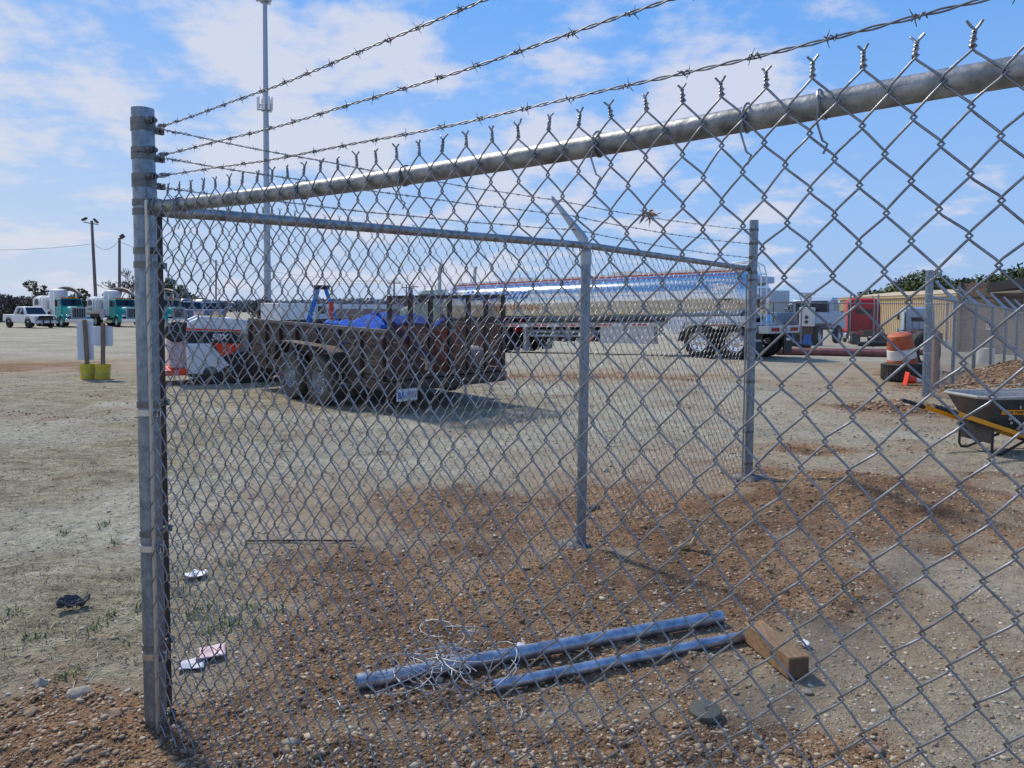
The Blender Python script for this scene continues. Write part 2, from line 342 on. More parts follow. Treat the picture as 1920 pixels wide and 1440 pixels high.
def text_mesh(name, body, size, mat_, parent, M4, shear=0.0, depth=0.004, fn=None, cuts=0, width=None, bold=0.0):
    cu = bpy.data.curves.new('t', 'FONT'); cu.body = body; cu.size = size; cu.shear = shear; cu.align_x = 'CENTER'; cu.align_y = 'CENTER'; cu.offset = bold
    to = bpy.data.objects.new('t', cu); COL.objects.link(to); dg = bpy.context.evaluated_depsgraph_get(); dg.update()
    me = bpy.data.meshes.new_from_object(to.evaluated_get(dg)); bpy.data.objects.remove(to); bpy.data.curves.remove(cu)
    bm = bmesh.new(); bm.from_mesh(me)
    xs = [v.co.x for v in bm.verts]; k = (width / (max(xs) - min(xs))) if width else 1
    for v in bm.verts: v.co.x *= k
    if cuts:
        ys = [v.co.y for v in bm.verts]; y0, y1 = min(ys), max(ys)
        for i in range(1, cuts):
            bmesh.ops.bisect_plane(bm, geom=bm.verts[:] + bm.edges[:] + bm.faces[:], plane_co=(0, y0 + (y1 - y0) * i / cuts, 0), plane_no=(0, 1, 0))
    r = bmesh.ops.extrude_face_region(bm, geom=bm.faces[:])
    for g in r['geom']:
        if isinstance(g, bmesh.types.BMVert): g.co.z += depth
    for v in bm.verts: v.co = fn(v.co) if fn else M4 @ v.co
    bm.to_mesh(me); bm.free(); me.materials.clear(); me.materials.append(M[mat_]); me.name = name
    return link(name, me, parent, smooth=False)

# ------------------------------------------------------------------ ground
def axis(lo, hi, f0, f1, step, grow, maxs):
    fine = list(np.arange(f0, f1, step)); s = step; x = fine[-1]; up = []
    while x < hi: s = min(s * grow, maxs); x += s; up.append(x)
    s = step; x = fine[0]; dn = []
    while x > lo: s = min(s * grow, maxs); x -= s; dn.append(x)
    return np.array(dn[::-1] + fine + up)
xs = axis(-1500, 1500, -3.4, 4.6, 0.024, 1.02, 90); ys = axis(-60, 2600, 2.2, 8.0, 0.024, 1.016, 90)
X, Y = np.meshgrid(xs, ys)
soil = field(SOIL, X, Y); soil = np.clip(soil * 1.2 + 2.0 * fbm(X, Y, 6, 1.6, 0.62) - 0.03, 0, 1); soil = sst(0.15, 0.75, soil)
grass = np.clip(field(GRASS, X, Y) * 1.1 + 1.5 * fbm(X + 40, Y, 4, 1.5) - 0.12, 0, 1); grass = sst(0.2, 0.7, grass) * (1 - soil * 0.8)
mnd = np.clip(field(MOUND, X, Y) * 8, 0, 1)
near = 1 - sst(7, 16, Y)
track = np.zeros(X.shape)
for cx_, cy_, r_ in ((30, 40, 33), (-26, 30, 31), (8, 60, 44), (60, 10, 55), (-40, -10, 46), (14, 75, 66)):
    q = np.hypot(X - cx_, Y - cy_)
    for o_ in (0, 1.85): track = np.maximum(track, np.exp(-((q - r_ - o_) / 0.17) ** 2))
track = track * sst(6.5, 9, Y) * np.clip(0.55 + 2.2 * fbm(X, Y, 3, 0.5), 0, 1)
Z = H0(X, Y) - 0.02 * track + near * (0.02 * fbm(X, Y, 3, 2.5) + (0.016 + 0.04 * soil) * fbm(X, Y, 4, 9.0, 0.6) + 0.012 * grass * fbm(X * 1.0, Y * 2.0, 3, 22)) + np.clip(field(MOUND, X, Y) * 8, 0, 1) * 0.10 * fbm(X, Y, 4, 3.2, 0.6)
V = np.stack([X, Y, Z], -1).reshape(-1, 3); nx, ny = len(xs), len(ys)
I = np.arange(nx * ny).reshape(ny, nx)
F = np.stack([I[:-1, :-1], I[:-1, 1:], I[1:, 1:], I[1:, :-1]], -1).reshape(-1, 4)
def ground_mat():
    m = bpy.data.materials.new('gravel_ground'); m.use_nodes = True; t = m.node_tree; n = t.nodes; l = t.links
    b = n['Principled BSDF']; b.inputs['Roughness'].default_value = 0.95; b.inputs['Specular IOR Level'].default_value = 0.15
    g = n.new('ShaderNodeNewGeometry')
    def noise(s, d=5, ro=0.6, st=(1, 1, 1)):
        mp = n.new('ShaderNodeMapping'); mp.inputs['Scale'].default_value = st; l.new(g.outputs['Position'], mp.inputs[0])
        x = n.new('ShaderNodeTexNoise'); x.inputs['Scale'].default_value = s; x.inputs['Detail'].default_value = d; x.inputs['Roughness'].default_value = ro
        l.new(mp.outputs[0], x.inputs['Vector']); return x.outputs[0]
    def ramp(src, stops):
        r = n.new('ShaderNodeValToRGB'); e = r.color_ramp.elements
        while len(e) < len(stops): e.new(0.5)
        for k, (p, c) in enumerate(stops): e[k].position = p; e[k].color = (*c, 1)
        l.new(src, r.inputs[0]); return r.outputs[0]
    def mix(f, a, bb, mode='MIX'):
        x = n.new('ShaderNodeMix'); x.data_type = 'RGBA'; x.blend_type = mode
        if isinstance(f, float): x.inputs['Factor'].default_value = f
        else: l.new(f, x.inputs['Factor'])
        for k, v in (('A', a), ('B', bb)):
            if isinstance(v, tuple): x.inputs[k].default_value = (*v, 1)
            else: l.new(v, x.inputs[k])
        return x.outputs['Result']
    def attr(nm):
        a = n.new('ShaderNodeAttribute'); a.attribute_name = nm; return a.outputs['Fac']
    vo = n.new('ShaderNodeTexVoronoi'); vo.inputs['Scale'].default_value = 34; l.new(g.outputs['Position'], vo.inputs['Vector'])
    vo2 = n.new('ShaderNodeTexVoronoi'); vo2.inputs['Scale'].default_value = 95; l.new(g.outputs['Position'], vo2.inputs['Vector'])
    grav = ramp(noise(0.55, 6), [(0.3, (0.25, 0.235, 0.195)), (0.5, (0.325, 0.31, 0.262)), (0.7, (0.395, 0.382, 0.335))])
    grav = mix(0.55, grav, ramp(noise(28, 4, 0.75), [(0.3, (0.22, 0.21, 0.18)), (0.62, (0.76, 0.74, 0.68))]), 'OVERLAY')
    grav = mix(0.22, grav, ramp(noise(75, 3, 0.8), [(0.38, (0.05, 0.05, 0.05)), (0.5, (0.5, 0.5, 0.5)), (0.66, (0.85, 0.84, 0.8))]), 'OVERLAY')
    grav = mix(0.32, grav, ramp(noise(1.3, 5, 0.65, (.14, 1, 1)), [(0.35, (0.36, 0.35, 0.33)), (0.5, (0.5, 0.5, 0.5)), (0.65, (0.6, 0.59, 0.57))]), 'OVERLAY')
    grav = mix(0.7, grav, ramp(noise(11, 6, 0.8), [(0.36, (0.2, 0.2, 0.19)), (0.5, (0.5, 0.5, 0.49)), (0.64, (0.68, 0.67, 0.63))]), 'OVERLAY')
    tk_ = n.new('ShaderNodeMath'); tk_.operation = 'MULTIPLY'; tk_.inputs[1].default_value = 0.45; l.new(attr('track'), tk_.inputs[0])
    grav = mix(tk_.outputs[0], grav, (0.2, 0.165, 0.115))
    grav = mix(attr('dust'), grav, ramp(noise(3.1, 6, 0.7), [(0.35, (0.22, 0.155, 0.1)), (0.65, (0.37, 0.285, 0.19))]))
    so = ramp(noise(1.7, 5), [(0.3, (0.165, 0.1, 0.06)), (0.52, (0.255, 0.165, 0.102)), (0.72, (0.335, 0.25, 0.17))])
    so = mix(0.6, so, ramp(noise(24, 5, 0.75), [(0.3, (0.2, 0.18, 0.16)), (0.65, (0.75, 0.7, 0.62))]), 'OVERLAY')
    so = mix(0.5, so, ramp(noise(70, 3, 0.8), [(0.38, (0.04, 0.035, 0.03)), (0.5, (0.5, 0.5, 0.5)), (0.66, (0.85, 0.83, 0.78))]), 'OVERLAY')
    so = mix(0.85, so, ramp(noise(0.95, 6, 0.68), [(0.34, (0.24, 0.25, 0.27)), (0.5, (0.5, 0.5, 0.5)), (0.66, (0.6, 0.56, 0.5))]), 'OVERLAY')
    gr = ramp(noise(2.1, 6, 0.7, (1, 1.8, 1)), [(0.3, (0.165, 0.148, 0.112)), (0.5, (0.27, 0.245, 0.19)), (0.66, (0.39, 0.365, 0.3))])
    gr = mix(0.6, gr, ramp(noise(26, 4, 0.8, (1, 2, 1)), [(0.32, (0.15, 0.15, 0.12)), (0.62, (0.75, 0.72, 0.62))]), 'OVERLAY')
    gr = mix(0.75, gr, ramp(noise(8, 6, 0.8, (1, 1.7, 1)), [(0.36, (0.1, 0.1, 0.075)), (0.5, (0.5, 0.5, 0.48)), (0.7, (0.68, 0.66, 0.6))]), 'OVERLAY')
    c = mix(attr('grass'), grav, gr); c = mix(attr('soil'), c, so)
    l.new(c, b.inputs['Base Color'])
    bp = n.new('ShaderNodeBump'); bp.inputs['Strength'].default_value = 0.9; bp.inputs['Distance'].default_value = 0.022
    l.new(noise(45, 5, 0.75), bp.inputs['Height'])
    bp2 = n.new('ShaderNodeBump'); bp2.inputs['Strength'].default_value = 0.7; bp2.inputs['Distance'].default_value = 0.05
    l.new(noise(7, 5, 0.7), bp2.inputs['Height']); l.new(bp.outputs[0], bp2.inputs['Normal']); l.new(bp2.outputs[0], b.inputs['Normal'])
    return m
me = np_mesh('ground', V, F, ground_mat())
dust = np.clip(field(SOIL, X, Y, 0.22) * 1.0 + 1.2 * fbm(X + 9, Y + 3, 5, 1.1) - 0.02, 0, 0.85)
for nm, A in (('soil', soil), ('grass', grass), ('dust', dust), ('track', track)):
    a = me.attributes.new(nm, 'FLOAT', 'POINT'); a.data.foreach_set('value', A.astype(np.float32).ravel())
setting(link('ground', me, ang=180))
def soil_at(x, y):
    m = field(SOIL, x, y); m = np.clip(m * 1.2 + 2.0 * fbm(x, y, 6, 1.6, 0.62) - 0.03, 0, 1); return sst(0.15, 0.75, m)
def grass_at(x, y):
    m = np.clip(field(GRASS, x, y) * 1.1 + 1.5 * fbm(x + 40, y, 4, 1.5) - 0.12, 0, 1); return sst(0.2, 0.7, m) * (1 - soil_at(x, y) * 0.8)
def ground_z(x, y):
    so = soil_at(x, y); gr = grass_at(x, y); nearw = 1 - sst(7, 16, y)
    return H0(x, y) + nearw * (0.02 * fbm(x, y, 3, 2.5) + (0.016 + 0.04 * so) * fbm(x, y, 4, 9.0, 0.6) + 0.012 * gr * fbm(x, y * 2, 3, 22)) + np.clip(field(MOUND, x, y) * 8, 0, 1) * 0.10 * fbm(x, y, 4, 3.2, 0.6)
# loose stones and clods: uncountable, one object
ico = bmesh.new(); bmesh.ops.create_icosphere(ico, subdivisions=1, radius=1.0)
IV = np.array([v.co[:] for v in ico.verts]); ico.faces.ensure_lookup_table(); IF = np.array([[v.index for v in f.verts] for f in ico.faces]); ico.free()
NP = 190000
dd = 2.25 * (17 / 2.25) ** nr.random(NP); xx = (nr.random(NP) * 2 - 1) * (dd * 0.75 + 0.2)
keep = (nr.random(NP) < 0.3 + 0.7 * soil_at(xx, dd)) & (nr.random(NP) < 1 - 0.7 * grass_at(xx, dd)); xx = xx[keep]; dd = dd[keep]
sz = np.clip(0.0022 * nr.random(len(xx)) ** -0.48, 0.0022, 0.0095) * (1 + 0.10 * np.clip(dd - 4, 0, 10))
cl = 2.3 * (9 / 2.3) ** nr.random(9000); cx_ = (nr.random(9000) * 2 - 1) * cl * 0.75; q = soil_at(cx_, cl) > 0.75        # clods of spoil
mx = 5.0 + 8.5 * nr.random(22000); my = 9 + 9 * nr.random(22000); qm = (field(MOUND, mx, my) > 0.03) & (soil_at(mx, my) > 0.3)
xx = np.concatenate([xx, cx_[q], mx[qm]]); dd = np.concatenate([dd, cl[q], my[qm]])
sz = np.concatenate([sz, 0.005 + 0.012 * nr.random(q.sum()) ** 4, 0.012 + 0.02 * nr.random(qm.sum())]); n_ = len(xx); so = soil_at(xx, dd)
sc = sz[:, None] * (0.6 + 0.8 * nr.random((n_, 3))) * np.array([1.2, 1.0, 0.62]); ang = nr.random(n_) * 6.28
PV = IV[None] * (0.6 + 0.8 * nr.random((n_, len(IV), 1))) * sc[:, None]
ca, sa = np.cos(ang)[:, None], np.sin(ang)[:, None]
PX = PV[..., 0] * ca - PV[..., 1] * sa + xx[:, None]; PYY = PV[..., 0] * sa + PV[..., 1] * ca + dd[:, None]
PZ = PV[..., 2] + (ground_z(xx, dd) + sc[:, 2] * 0.15)[:, None]
PF = (IF[None] + (np.arange(n_) * len(IV))[:, None, None]).reshape(-1, 3)
me = np_mesh('gravel_stones', np.stack([PX, PYY, PZ], -1).reshape(-1, 3), PF, 'pebble')
pal_s = np.array([(0.22, 0.135, 0.08), (0.29, 0.185, 0.115), (0.17, 0.108, 0.068), (0.36, 0.275, 0.19), (0.29, 0.22, 0.155), (0.46, 0.38, 0.28)])
pal_g = np.array([(0.33, 0.285, 0.2), (0.42, 0.37, 0.28), (0.25, 0.215, 0.16), (0.34, 0.315, 0.265), (0.5, 0.46, 0.38), (0.29, 0.22, 0.145)])
pc = np.where((nr.random(n_) < so)[:, None], pal_s[nr.integers(0, 6, n_)], pal_g[nr.integers(0, 6, n_)]) * (0.8 + 0.4 * nr.random((n_, 1)))
a = me.attributes.new('pcol', 'FLOAT_COLOR', 'POINT'); a.data.foreach_set('color', np.repeat(np.concatenate([pc, np.ones((n_, 1))], 1), len(IV), 0).astype(np.float32).ravel())
setting(link('gravel_stones', me, smooth=False), 'stuff')
# grass blades
def blades(name, x, y, ln, wd, lean, m):
    k = len(x); z = ground_z(x, y); a = nr.random(k) * 6.28; ln = ln * (0.5 + nr.random(k)); le = np.clip(lean + 0.3 * nr.standard_normal(k), 0.05, 1.5)
    hx = np.cos(a); hy = np.sin(a); w = wd * (0.6 + 0.8 * nr.random(k))
    mid = ln * 0.55
    def pt(s, side): return np.stack([x + hx * s * np.sin(le) - hy * side, y + hy * s * np.sin(le) + hx * side, z + s * np.cos(le) - 0.002], -1)
    V = np.stack([pt(0 * ln, -w), pt(0 * ln, w), pt(mid, w * .7), pt(mid, -w * .7), pt(ln, w * .15) - np.stack([0 * x, 0 * x, ln * .12], -1), pt(ln, -w * .15) - np.stack([0 * x, 0 * x, ln * .12], -1)], 1)
    base = (np.arange(k) * 6)[:, None, None]
    F = (np.array([[0, 1, 2, 3], [3, 2, 4, 5]])[None] + base).reshape(-1, 4)
    setting(link(name, np_mesh(name, V.reshape(-1, 3), F, m), smooth=False), 'stuff')
k = 52000; y = 2.6 * (11 / 2.6) ** nr.random(k); x = -y * 0.72 + nr.random(k) * y * 1.1; q = nr.random(k) < grass_at(x, y) * 0.9
blades('dry_grass', x[q], y[q], 0.042, 0.0019, 1.2, 'straw')
cs = [gp(*p) for p in ((262, 1145), (275, 1170), (205, 1155), (180, 1178), (215, 1020), (120, 1002), (365, 1150), (398, 1142), (418, 1170), (470, 1140), (430, 1060), (395, 1190), (345, 1165), (520, 1150), (20, 1150), (60, 1195), (195, 985), (480, 1175), (130, 1270), (440, 1175), (330, 1120), (170, 705), (150, 704), (200, 704), (460, 742), (520, 745), (800, 760))]
gx = np.concatenate([p.x + nr.standard_normal(26) * 0.024 * max(1, p.y / 6) for p in cs]); gy = np.concatenate([p.y + nr.standard_normal(26) * 0.03 * max(1, p.y / 6) for p in cs])
blades('green_grass', gx, gy, 0.04, 0.0032, 0.75, 'green')

# ------------------------------------------------------------------ chain link
DN = Vector((0.779, -0.628, 0)).normalized(); DB = Vector((0.638, 0.770, 0)).normalized()     # near run, back run
def outward(d): return Vector((-abs(d.y) if d is DB else d.y, d.x if d is DB else -d.x, 0)).normalized()
ON = Vector((-0.628, -0.779, 0)).normalized(); OB = Vector((-0.770, 0.638, 0)).normalized()
CB = at(293.5, 1400, 2.60); CT = at(267.5, 204, 2.60)                                        # corner post axis
def cpost(z): return CB + (CT - CB) * ((z - CB.z) / (CT.z - CB.z))
P0 = cpost(0.9); P0.z = 0
def chain_link(name, parent, org, d, nrm, length, zt, zb, r=0.0019, n=6, a=0.0359, b=0.0436, tips=True, m='wire', bulge=0.008, seed=0, gl=None):
    """woven diamond fabric: every wire zigzags between two columns of knots and hooks its neighbours"""
    Wn = int(length / a) - 1; J = int((zt - zb) / b); j = np.arange(J + 1)
    k = np.arange(Wn)[:, None]; right = ((k + j[None]) % 2).astype(float)                      # at its right column?
    c = k + right
    ju = 0.0016 * (vn(c * 0.73 + 31 + seed, j[None] * 0.61 + 0 * c) - 0.5) * 4; jv = 0.0020 * (vn(c * 0.57 + 5 + seed, j[None] * 0.83 + 0 * c) - 0.5) * 4
    u = c * a + ju; v = zt - j[None] * b + jv + 0 * c
    over = 0.0040 * (right * 2 - 1); w = 0.0031
    # going down: left->right is "\" (behind), right->left is "/" (in front)
    dl = 0.0088
    w_in = np.where(right > 0, -w, w); w_out = -w_in
    inn = -(right * 2 - 1) * dl * a / b * 0.6
    w2 = w_in * 1.9; um = u + inn * 0; 
    uprev = np.concatenate([u[:, :1], u[:, :-1]], 1); vprev = np.concatenate([v[:, :1] + b, v[:, :-1]], 1); wm = w_in * 1.25
    mid = np.stack([(u + uprev) / 2, (v + vprev) / 2, wm], -1); mid[:, 0] = np.stack([u[:, 0], v[:, 0] + dl * 1.2, w_in[:, 0]], -1)
    pts = np.stack([mid, np.stack([u + inn, v + dl, w_in], -1), np.stack([u + over, v, 0 * u], -1), np.stack([u + inn, v - dl, w_out], -1)], 2).reshape(Wn, -1, 3)
    U, Vv, Wv = pts[..., 0], pts[..., 1], pts[..., 2]
    bul = bulge * (fbm(U * 1.1 + seed, Vv * 1.3, 2, 1.0) * 2.2)
    sag = 0.004 * fbm(U * 2.0, Vv * 1.1 + seed, 2, 1.0) * 2
    o = np.array(org); dv = np.array(d); nv = np.array(nrm)
    zoff = 0 if gl is None else gl(U)
    P = o + (U + sag)[..., None] * dv + (Wv + bul)[..., None] * nv + np.stack([0 * U, 0 * U, Vv + sag + zoff], -1)
    parts = [np_tubes(P, r, n, nrm)]
    if tips:
        tw = []
        for cc in range(0, Wn + 1, 2):
            q0 = np.array([cc * a + 0.0016 * (vn(np.array([cc * 0.73 + 31 + seed]), np.array([0.0]))[0] - 0.5) * 4, zt])
            hgt = 0.021 + 0.004 * rnd.random(); ph = rnd.random() * 6.28; tl = (rnd.random() - 0.5) * 0.008
            for s in (0, math.pi):
                tt = np.linspace(0, 1, 14); th = ph + s + tt * 2 * math.pi * 2.1
                uu = q0[0] + 0.0020 * np.cos(th) + tl * tt; ww = 0.0020 * np.sin(th); vv = q0[1] - 0.002 + hgt * tt
                sgn = 1 if s == 0 else -1; e = 0.0075 + 0.003 * rnd.random()
                uu = np.append(uu, [uu[-1] + sgn * e * 0.45, uu[-1] + sgn * e]); vv = np.append(vv, [vv[-1] + 0.004, vv[-1] + 0.008 + 0.003 * rnd.random()]); ww = np.append(ww, [ww[-1], ww[-1] + (rnd.random() - .5) * .01])
                bl = bulge * (fbm(uu * 1.1 + seed, vv * 1.3, 2, 1.0) * 2.2)
                zo = 0 if gl is None else gl(uu)
                tw.append(o + uu[:, None] * dv + (ww + bl)[:, None] * nv + np.stack([0 * uu, 0 * uu, vv + zo], -1))
        parts.append(np_tubes(np.stack(tw), r, max(4, n - 1), nrm))
    V, F = join_np(parts); V = V - np.array(parent.location)
    return link(name, np_mesh(name, V, F, m), parent, ang=180)
def barbed(name, parent, pts, r=0.0015, pitch=0.085, barb=0.115, n=5, seed=1, barb_r=0.0011, hr=0.0021, bl=0.013):
    rg = random.Random(seed); pts = [Vector(p) for p in pts]; cum = [0]
    for i in range(1, len(pts)): cum.append(cum[-1] + (pts[i] - pts[i - 1]).length)
    Lt = cum[-1]; K = max(8, int(Lt / pitch * 9)); b = B()
    def pos(s):
        for i in range(1, len(cum)):
            if s <= cum[i] or i == len(cum) - 1: return pts[i - 1].lerp(pts[i], (s - cum[i - 1]) / (cum[i] - cum[i - 1]))
    ax = (pts[-1] - pts[0]).normalized(); e1 = ax.cross(Vector((0, 0, 1))).normalized(); e2 = e1.cross(ax)
    loc = parent.location
    for ph in (0, math.pi):
        line = []
        for i in range(K + 1):
            s = Lt * i / K; th = ph + 2 * math.pi * s / pitch; wob = 0.0015 * math.sin(s * 9 + seed)
            line.append(pos(s) - loc + e1 * (hr * math.cos(th)) + e2 * (hr * math.sin(th) + wob))
        b.tube(line, r, n)
    s = 0.05
    while s < Lt:
        p = pos(s) - loc; t0 = rg.random() * 6.28
        coil = [p + ax * (0.0016 * (i - 6)) + (e1 * math.cos(t0 + i * 1.05) + e2 * math.sin(t0 + i * 1.05)) * 0.0042 for i in range(13)]
        b.tube(coil, barb_r, 4)
        for k in range(4):
            t = t0 + k * 1.57 + rg.uniform(-.4, .4); dv = (e1 * math.cos(t) + e2 * math.sin(t)) + ax * rg.uniform(-.5, .5)
            q = p + ax * (0.006 * (1 if k % 2 else -1)); b.tube([q, q + dv * bl], [barb_r, barb_r * .5], 4)
        s += barb * rg.uniform(0.9, 1.1)
    return b.out(name, 'barb', parent, ang=180)
def ring(b, c, ax, r, w, n=24, m=0, t=0.003):
    ax = Vector(ax).normalized(); c = Vector(c); e = ax.orthogonal().normalized(); f = ax.cross(e); prof = [(r, -w / 2), (r + t, -w / 2), (r + t, w / 2), (r, w / 2), (r, -w / 2)]
    rings = [[c + ax * h + (e * math.cos(2 * math.pi * i / n) + f * math.sin(2 * math.pi * i / n)) * rr for i in range(n)] for rr, h in prof]
    b.loft(rings, m, cap=False)
def sag_line(a, b, s, n=12): return [a.lerp(b, i / n) + Vector((0, 0, -4 * s * (i / n) * (1 - i / n))) for i in range(n + 1)]

# near run
NF = thing('chain_link_fence', 'nearest chain link fence with corner post and top rail rising to the right', 'fence', (P0.x, P0.y, 0))
LN = 5.15; RAILZ = at(300, 391, 2.60).z
def loc_(p): return Vector(p) - NF.location
b = B(); b.cyl(loc_(CB - Vector((0, 0, 0.25))), loc_(CT), 0.0362, n=32); corner = b.out('corner_post', 'galvpost', NF)
b = B(); q = [loc_(CT - Vector((0, 0, 0.0)))];
rs = P0 + DN * 0.045; rs.z = RAILZ; re_ = P0 + DN * LN; re_.z = RAILZ - 0.01
rsag = lambda t: -0.021 * math.sin(math.pi * min(1, max(0, t / 2.45)))
b = B(); b.tube([loc_(rs + (re_ - rs) * (k / 24)) + Vector((0, 0, rsag(LN * k / 24))) for k in range(25)], 0.0208, 24); b.out('top_rail', 'rail', NF)
b = B(); b.cyl(loc_(rs - DN * 0.008), loc_(rs + DN * 0.05), 0.0245, n=24); b.ball(loc_(rs), 0.025); b.out('rail_end_cup', 'rail', NF)
FABN = Vector((P0.x, P0.y, 0)) + ON * 0.026 + DN * 0.0506
chain_link('chain_link_mesh', NF, FABN, DN, ON, LN - .07, RAILZ + 0.034, -0.03, gl=lambda U: -0.019 * np.sin(np.pi * np.clip(U / 2.45, 0, 1)) * 1.0)
b = B(); tb = FABN + DN * 0.016
T = Matrix.Translation(loc_(tb)) @ Matrix.Rotation(math.atan2(DN.y, DN.x), 4, 'Z')
lean = (CT - CB) / (CT.z - CB.z)
for s_, nm, mm in ((0, 'tension_bar', 'bar'),):
    p, q = loc_(tb + lean * -0.9 + Vector((0, 0, -0.0))), loc_(tb + lean * (RAILZ - 0.87)); vs = []
    p.z = 0.0; q.z = RAILZ + 0.02
    for e in (p, q):
        for su, sw in ((-1, -1), (1, -1), (1, 1), (-1, 1)): vs.append(e + DN * (0.0085 * su) + ON * (0.003 * sw))
    b.loft([vs[:4], vs[4:]]); b.out(nm, mm, NF, smooth=False)
# bands on the corner post
for i, (py, kind) in enumerate(((229, 'nb'), (241, 'b'), (284, 'nb'), (294, 'b'), (333, 'nb'), (346, 'b'), (381, 'n'), (398, 'b'), (471, 'n'), (497, 'b'), (757, 'b'), (772, 'n'), (997, 'b'), (1024, 'n'), (1209, 'b'), (1224, 'n'), (1348, 'b'), (1376, 'n'))):
    z = at(280, py, 2.60).z; c = cpost(z); b = B(); ring(b, loc_(c), lean, 0.0362, 0.021, 28)
    dv = DN if 'n' in kind else DB; off = ON if 'n' in kind else OB
    for sg in (1, -1):
        p = loc_(c) + dv * 0.034 + dv.cross(Vector((0, 0, 1))) * 0.0055 * sg
        TT = Matrix.Translation(p) @ Matrix.Rotation(math.atan2(dv.y, dv.x), 4, 'Z'); b.box(-0.006, 0.035, -0.0018, 0.0018, -0.0105, 0.0105, 0, TT)
    bd = b.out('tension_band', 'alu' if kind == 'n' and py > 700 else 'band', NF)
    b = B(); p = loc_(c) + dv * 0.058; e = dv.cross(Vector((0, 0, 1))); b.cyl(p - e * 0.014, p + e * 0.012, 0.0045, n=10); b.ball(p + e * 0.01, 0.009, (1, 1, 1)); b.ball(p - e * 0.012, 0.0085)
    b.out('bolt', 'band', bd, smooth=True)
for sx in (0.2, 0.83, 1.23, 1.76, 2.05, 2.17, 2.9, 3.6, 4.3):                                # tie wires on the rail
    b = B(); c = loc_(rs + DN * sx); c.z = RAILZ - 0.002 * sx + rsag(sx + 0.045)
    ax = (DN + Vector((0, 0, 0.25 * math.sin(sx * 9)))).normalized(); e = ax.orthogonal().normalized(); f = ax.cross(e)
    b.tube([c + (e * math.cos(t) + f * math.sin(t)) * 0.0235 + ON * 0.004 for t in np.linspace(0, 6.28, 18)], 0.0019, 5)
    p = c + ON * 0.03 + Vector((0, 0, -0.03)); b.tube([c + ON * 0.02 + Vector((0, 0, 0.01)), p, p + Vector((0.01, 0, -0.03)), p + Vector((0.018, 0, -0.035)), p + Vector((0.012, 0, -0.05))], 0.0019, 5); b.out('tie_wire', 'wire', NF)
# out-of-frame line posts with arms that carry the strands
for t in (2.56, 5.1):
    p = P0 + DN * t; b = B(); b.cyl(loc_(p + Vector((0, 0, -0.2))), loc_(p + Vector((0, 0, RAILZ + 0.03))), 0.0302, n=24); lp = b.out('line_post', 'galvpost', NF)
    b = B(); pr = [loc_(p + ON * o + Vector((0, 0, RAILZ + 0.03 + h))) for o, h in ((0, 0), (0.16, 0.17), (0.33, 0.33))]; b.tube(pr, [0.02, 0.016, 0.01], 6); b.out('barb_arm', 'galv', lp)
starts = [at(298, 238, 2.56), at(300, 291, 2.56), at(302, 329, 2.56)]
ends = [(905, 0, 1.679, 0.1176), (1255, 0, 2.027, 0.0745), (1820, 0, 2.44, 0.033)]
for i, (s0, (px, py, t, o)) in enumerate(zip(starts, ends)):
    q = P0 + DN * t + ON * (o * t); z = at(px, py, q.y).z; q.z = z
    dirv = (q - s0); e = s0 + dirv * (LN / t); pts = sag_line(s0, q, 0.012 + 0.006 * i, 10)
    pts += [q + (q - pts[-2]).normalized() * (0.25 * k) for k in range(1, 7)]
    barbed('barbed_wire', NF, pts, seed=i + 3)
    b = B(); ax = (pts[1] - s0).normalized(); e1 = ax.orthogonal().normalized(); e2 = ax.cross(e1)   # the strand's end wrapped on itself
    cl = [loc_(s0) + ax * (0.0012 * k) + (e1 * math.cos(k * 0.9) + e2 * math.sin(k * 0.9)) * (0.006 + 0.003 * math.sin(k * 1.7)) for k in range(-16, 46)]
    b.tube(cl, 0.0013, 4); b.out('strand_wrap', 'barb', NF)
# concrete collar
def collar(parent, c, r, h=0.05, sq=1.0):
    r = r * 0.8; h = h * 0.6
    b = B(); rg = random.Random(int(c.x * 100)); n = 22; rings = []
    ph = [rg.uniform(0.75, 1.3) for _ in range(n)]
    for f_, z in ((1.1, -0.06), (1.0, h * .35), (0.8, h * .75), (0.45, h), (0.12, h * 1.1)):
        rings.append([Vector((math.cos(2 * math.pi * k / n) * r * f_ * ph[k] * sq, math.sin(2 * math.pi * k / n) * r * f_ * ph[k], z + rg.uniform(-.006, .006))) + c - parent.location for k in range(n)])
    b.loft(rings); return b.out('concrete_footing', 'concrete', parent)

# back run
BF = thing('chain_link_fence', 'chain link fence running back from the corner post past one line post', 'fence', (P0.x, P0.y, 0))
loc_b = lambda p: Vector(p) - BF.location
MB_, MT_ = at(1088.5, 1040, 4.62), at(1099, 462, 4.62); EB, ET = at(1402.5, 908, 6.56), at(1414, 413, 6.56)
railb0 = at(330, 397, 2.70); railbm = at(1098, 460, 4.62); railb1 = at(1398, 503, 6.54)
b = B(); b.cyl(loc_b(railb0), loc_b(railbm), 0.0208, n=20); b.cyl(loc_b(railbm), loc_b(railb1), 0.0208, n=20); b.out('top_rail', 'rail', BF)
b = B(); b.cyl(loc_b(railb0 - DB * 0.03), loc_b(railb0 + DB * 0.05), 0.024, n=20); b.out('rail_end_cup', 'rail', BF)
b = B(); b.cyl(loc_b(railb1 - DB * 0.04), loc_b(railb1 + DB * 0.05), 0.026, n=20); b.out('rail_end_cup', 'rail', BF)
b = B(); b.cyl(loc_b(MB_ - Vector((0, 0, 0.25))), loc_b(MT_ - Vector((0, 0, 0.02))), 0.0302, n=24); mp_ = b.out('line_post', 'galvpost', BF)
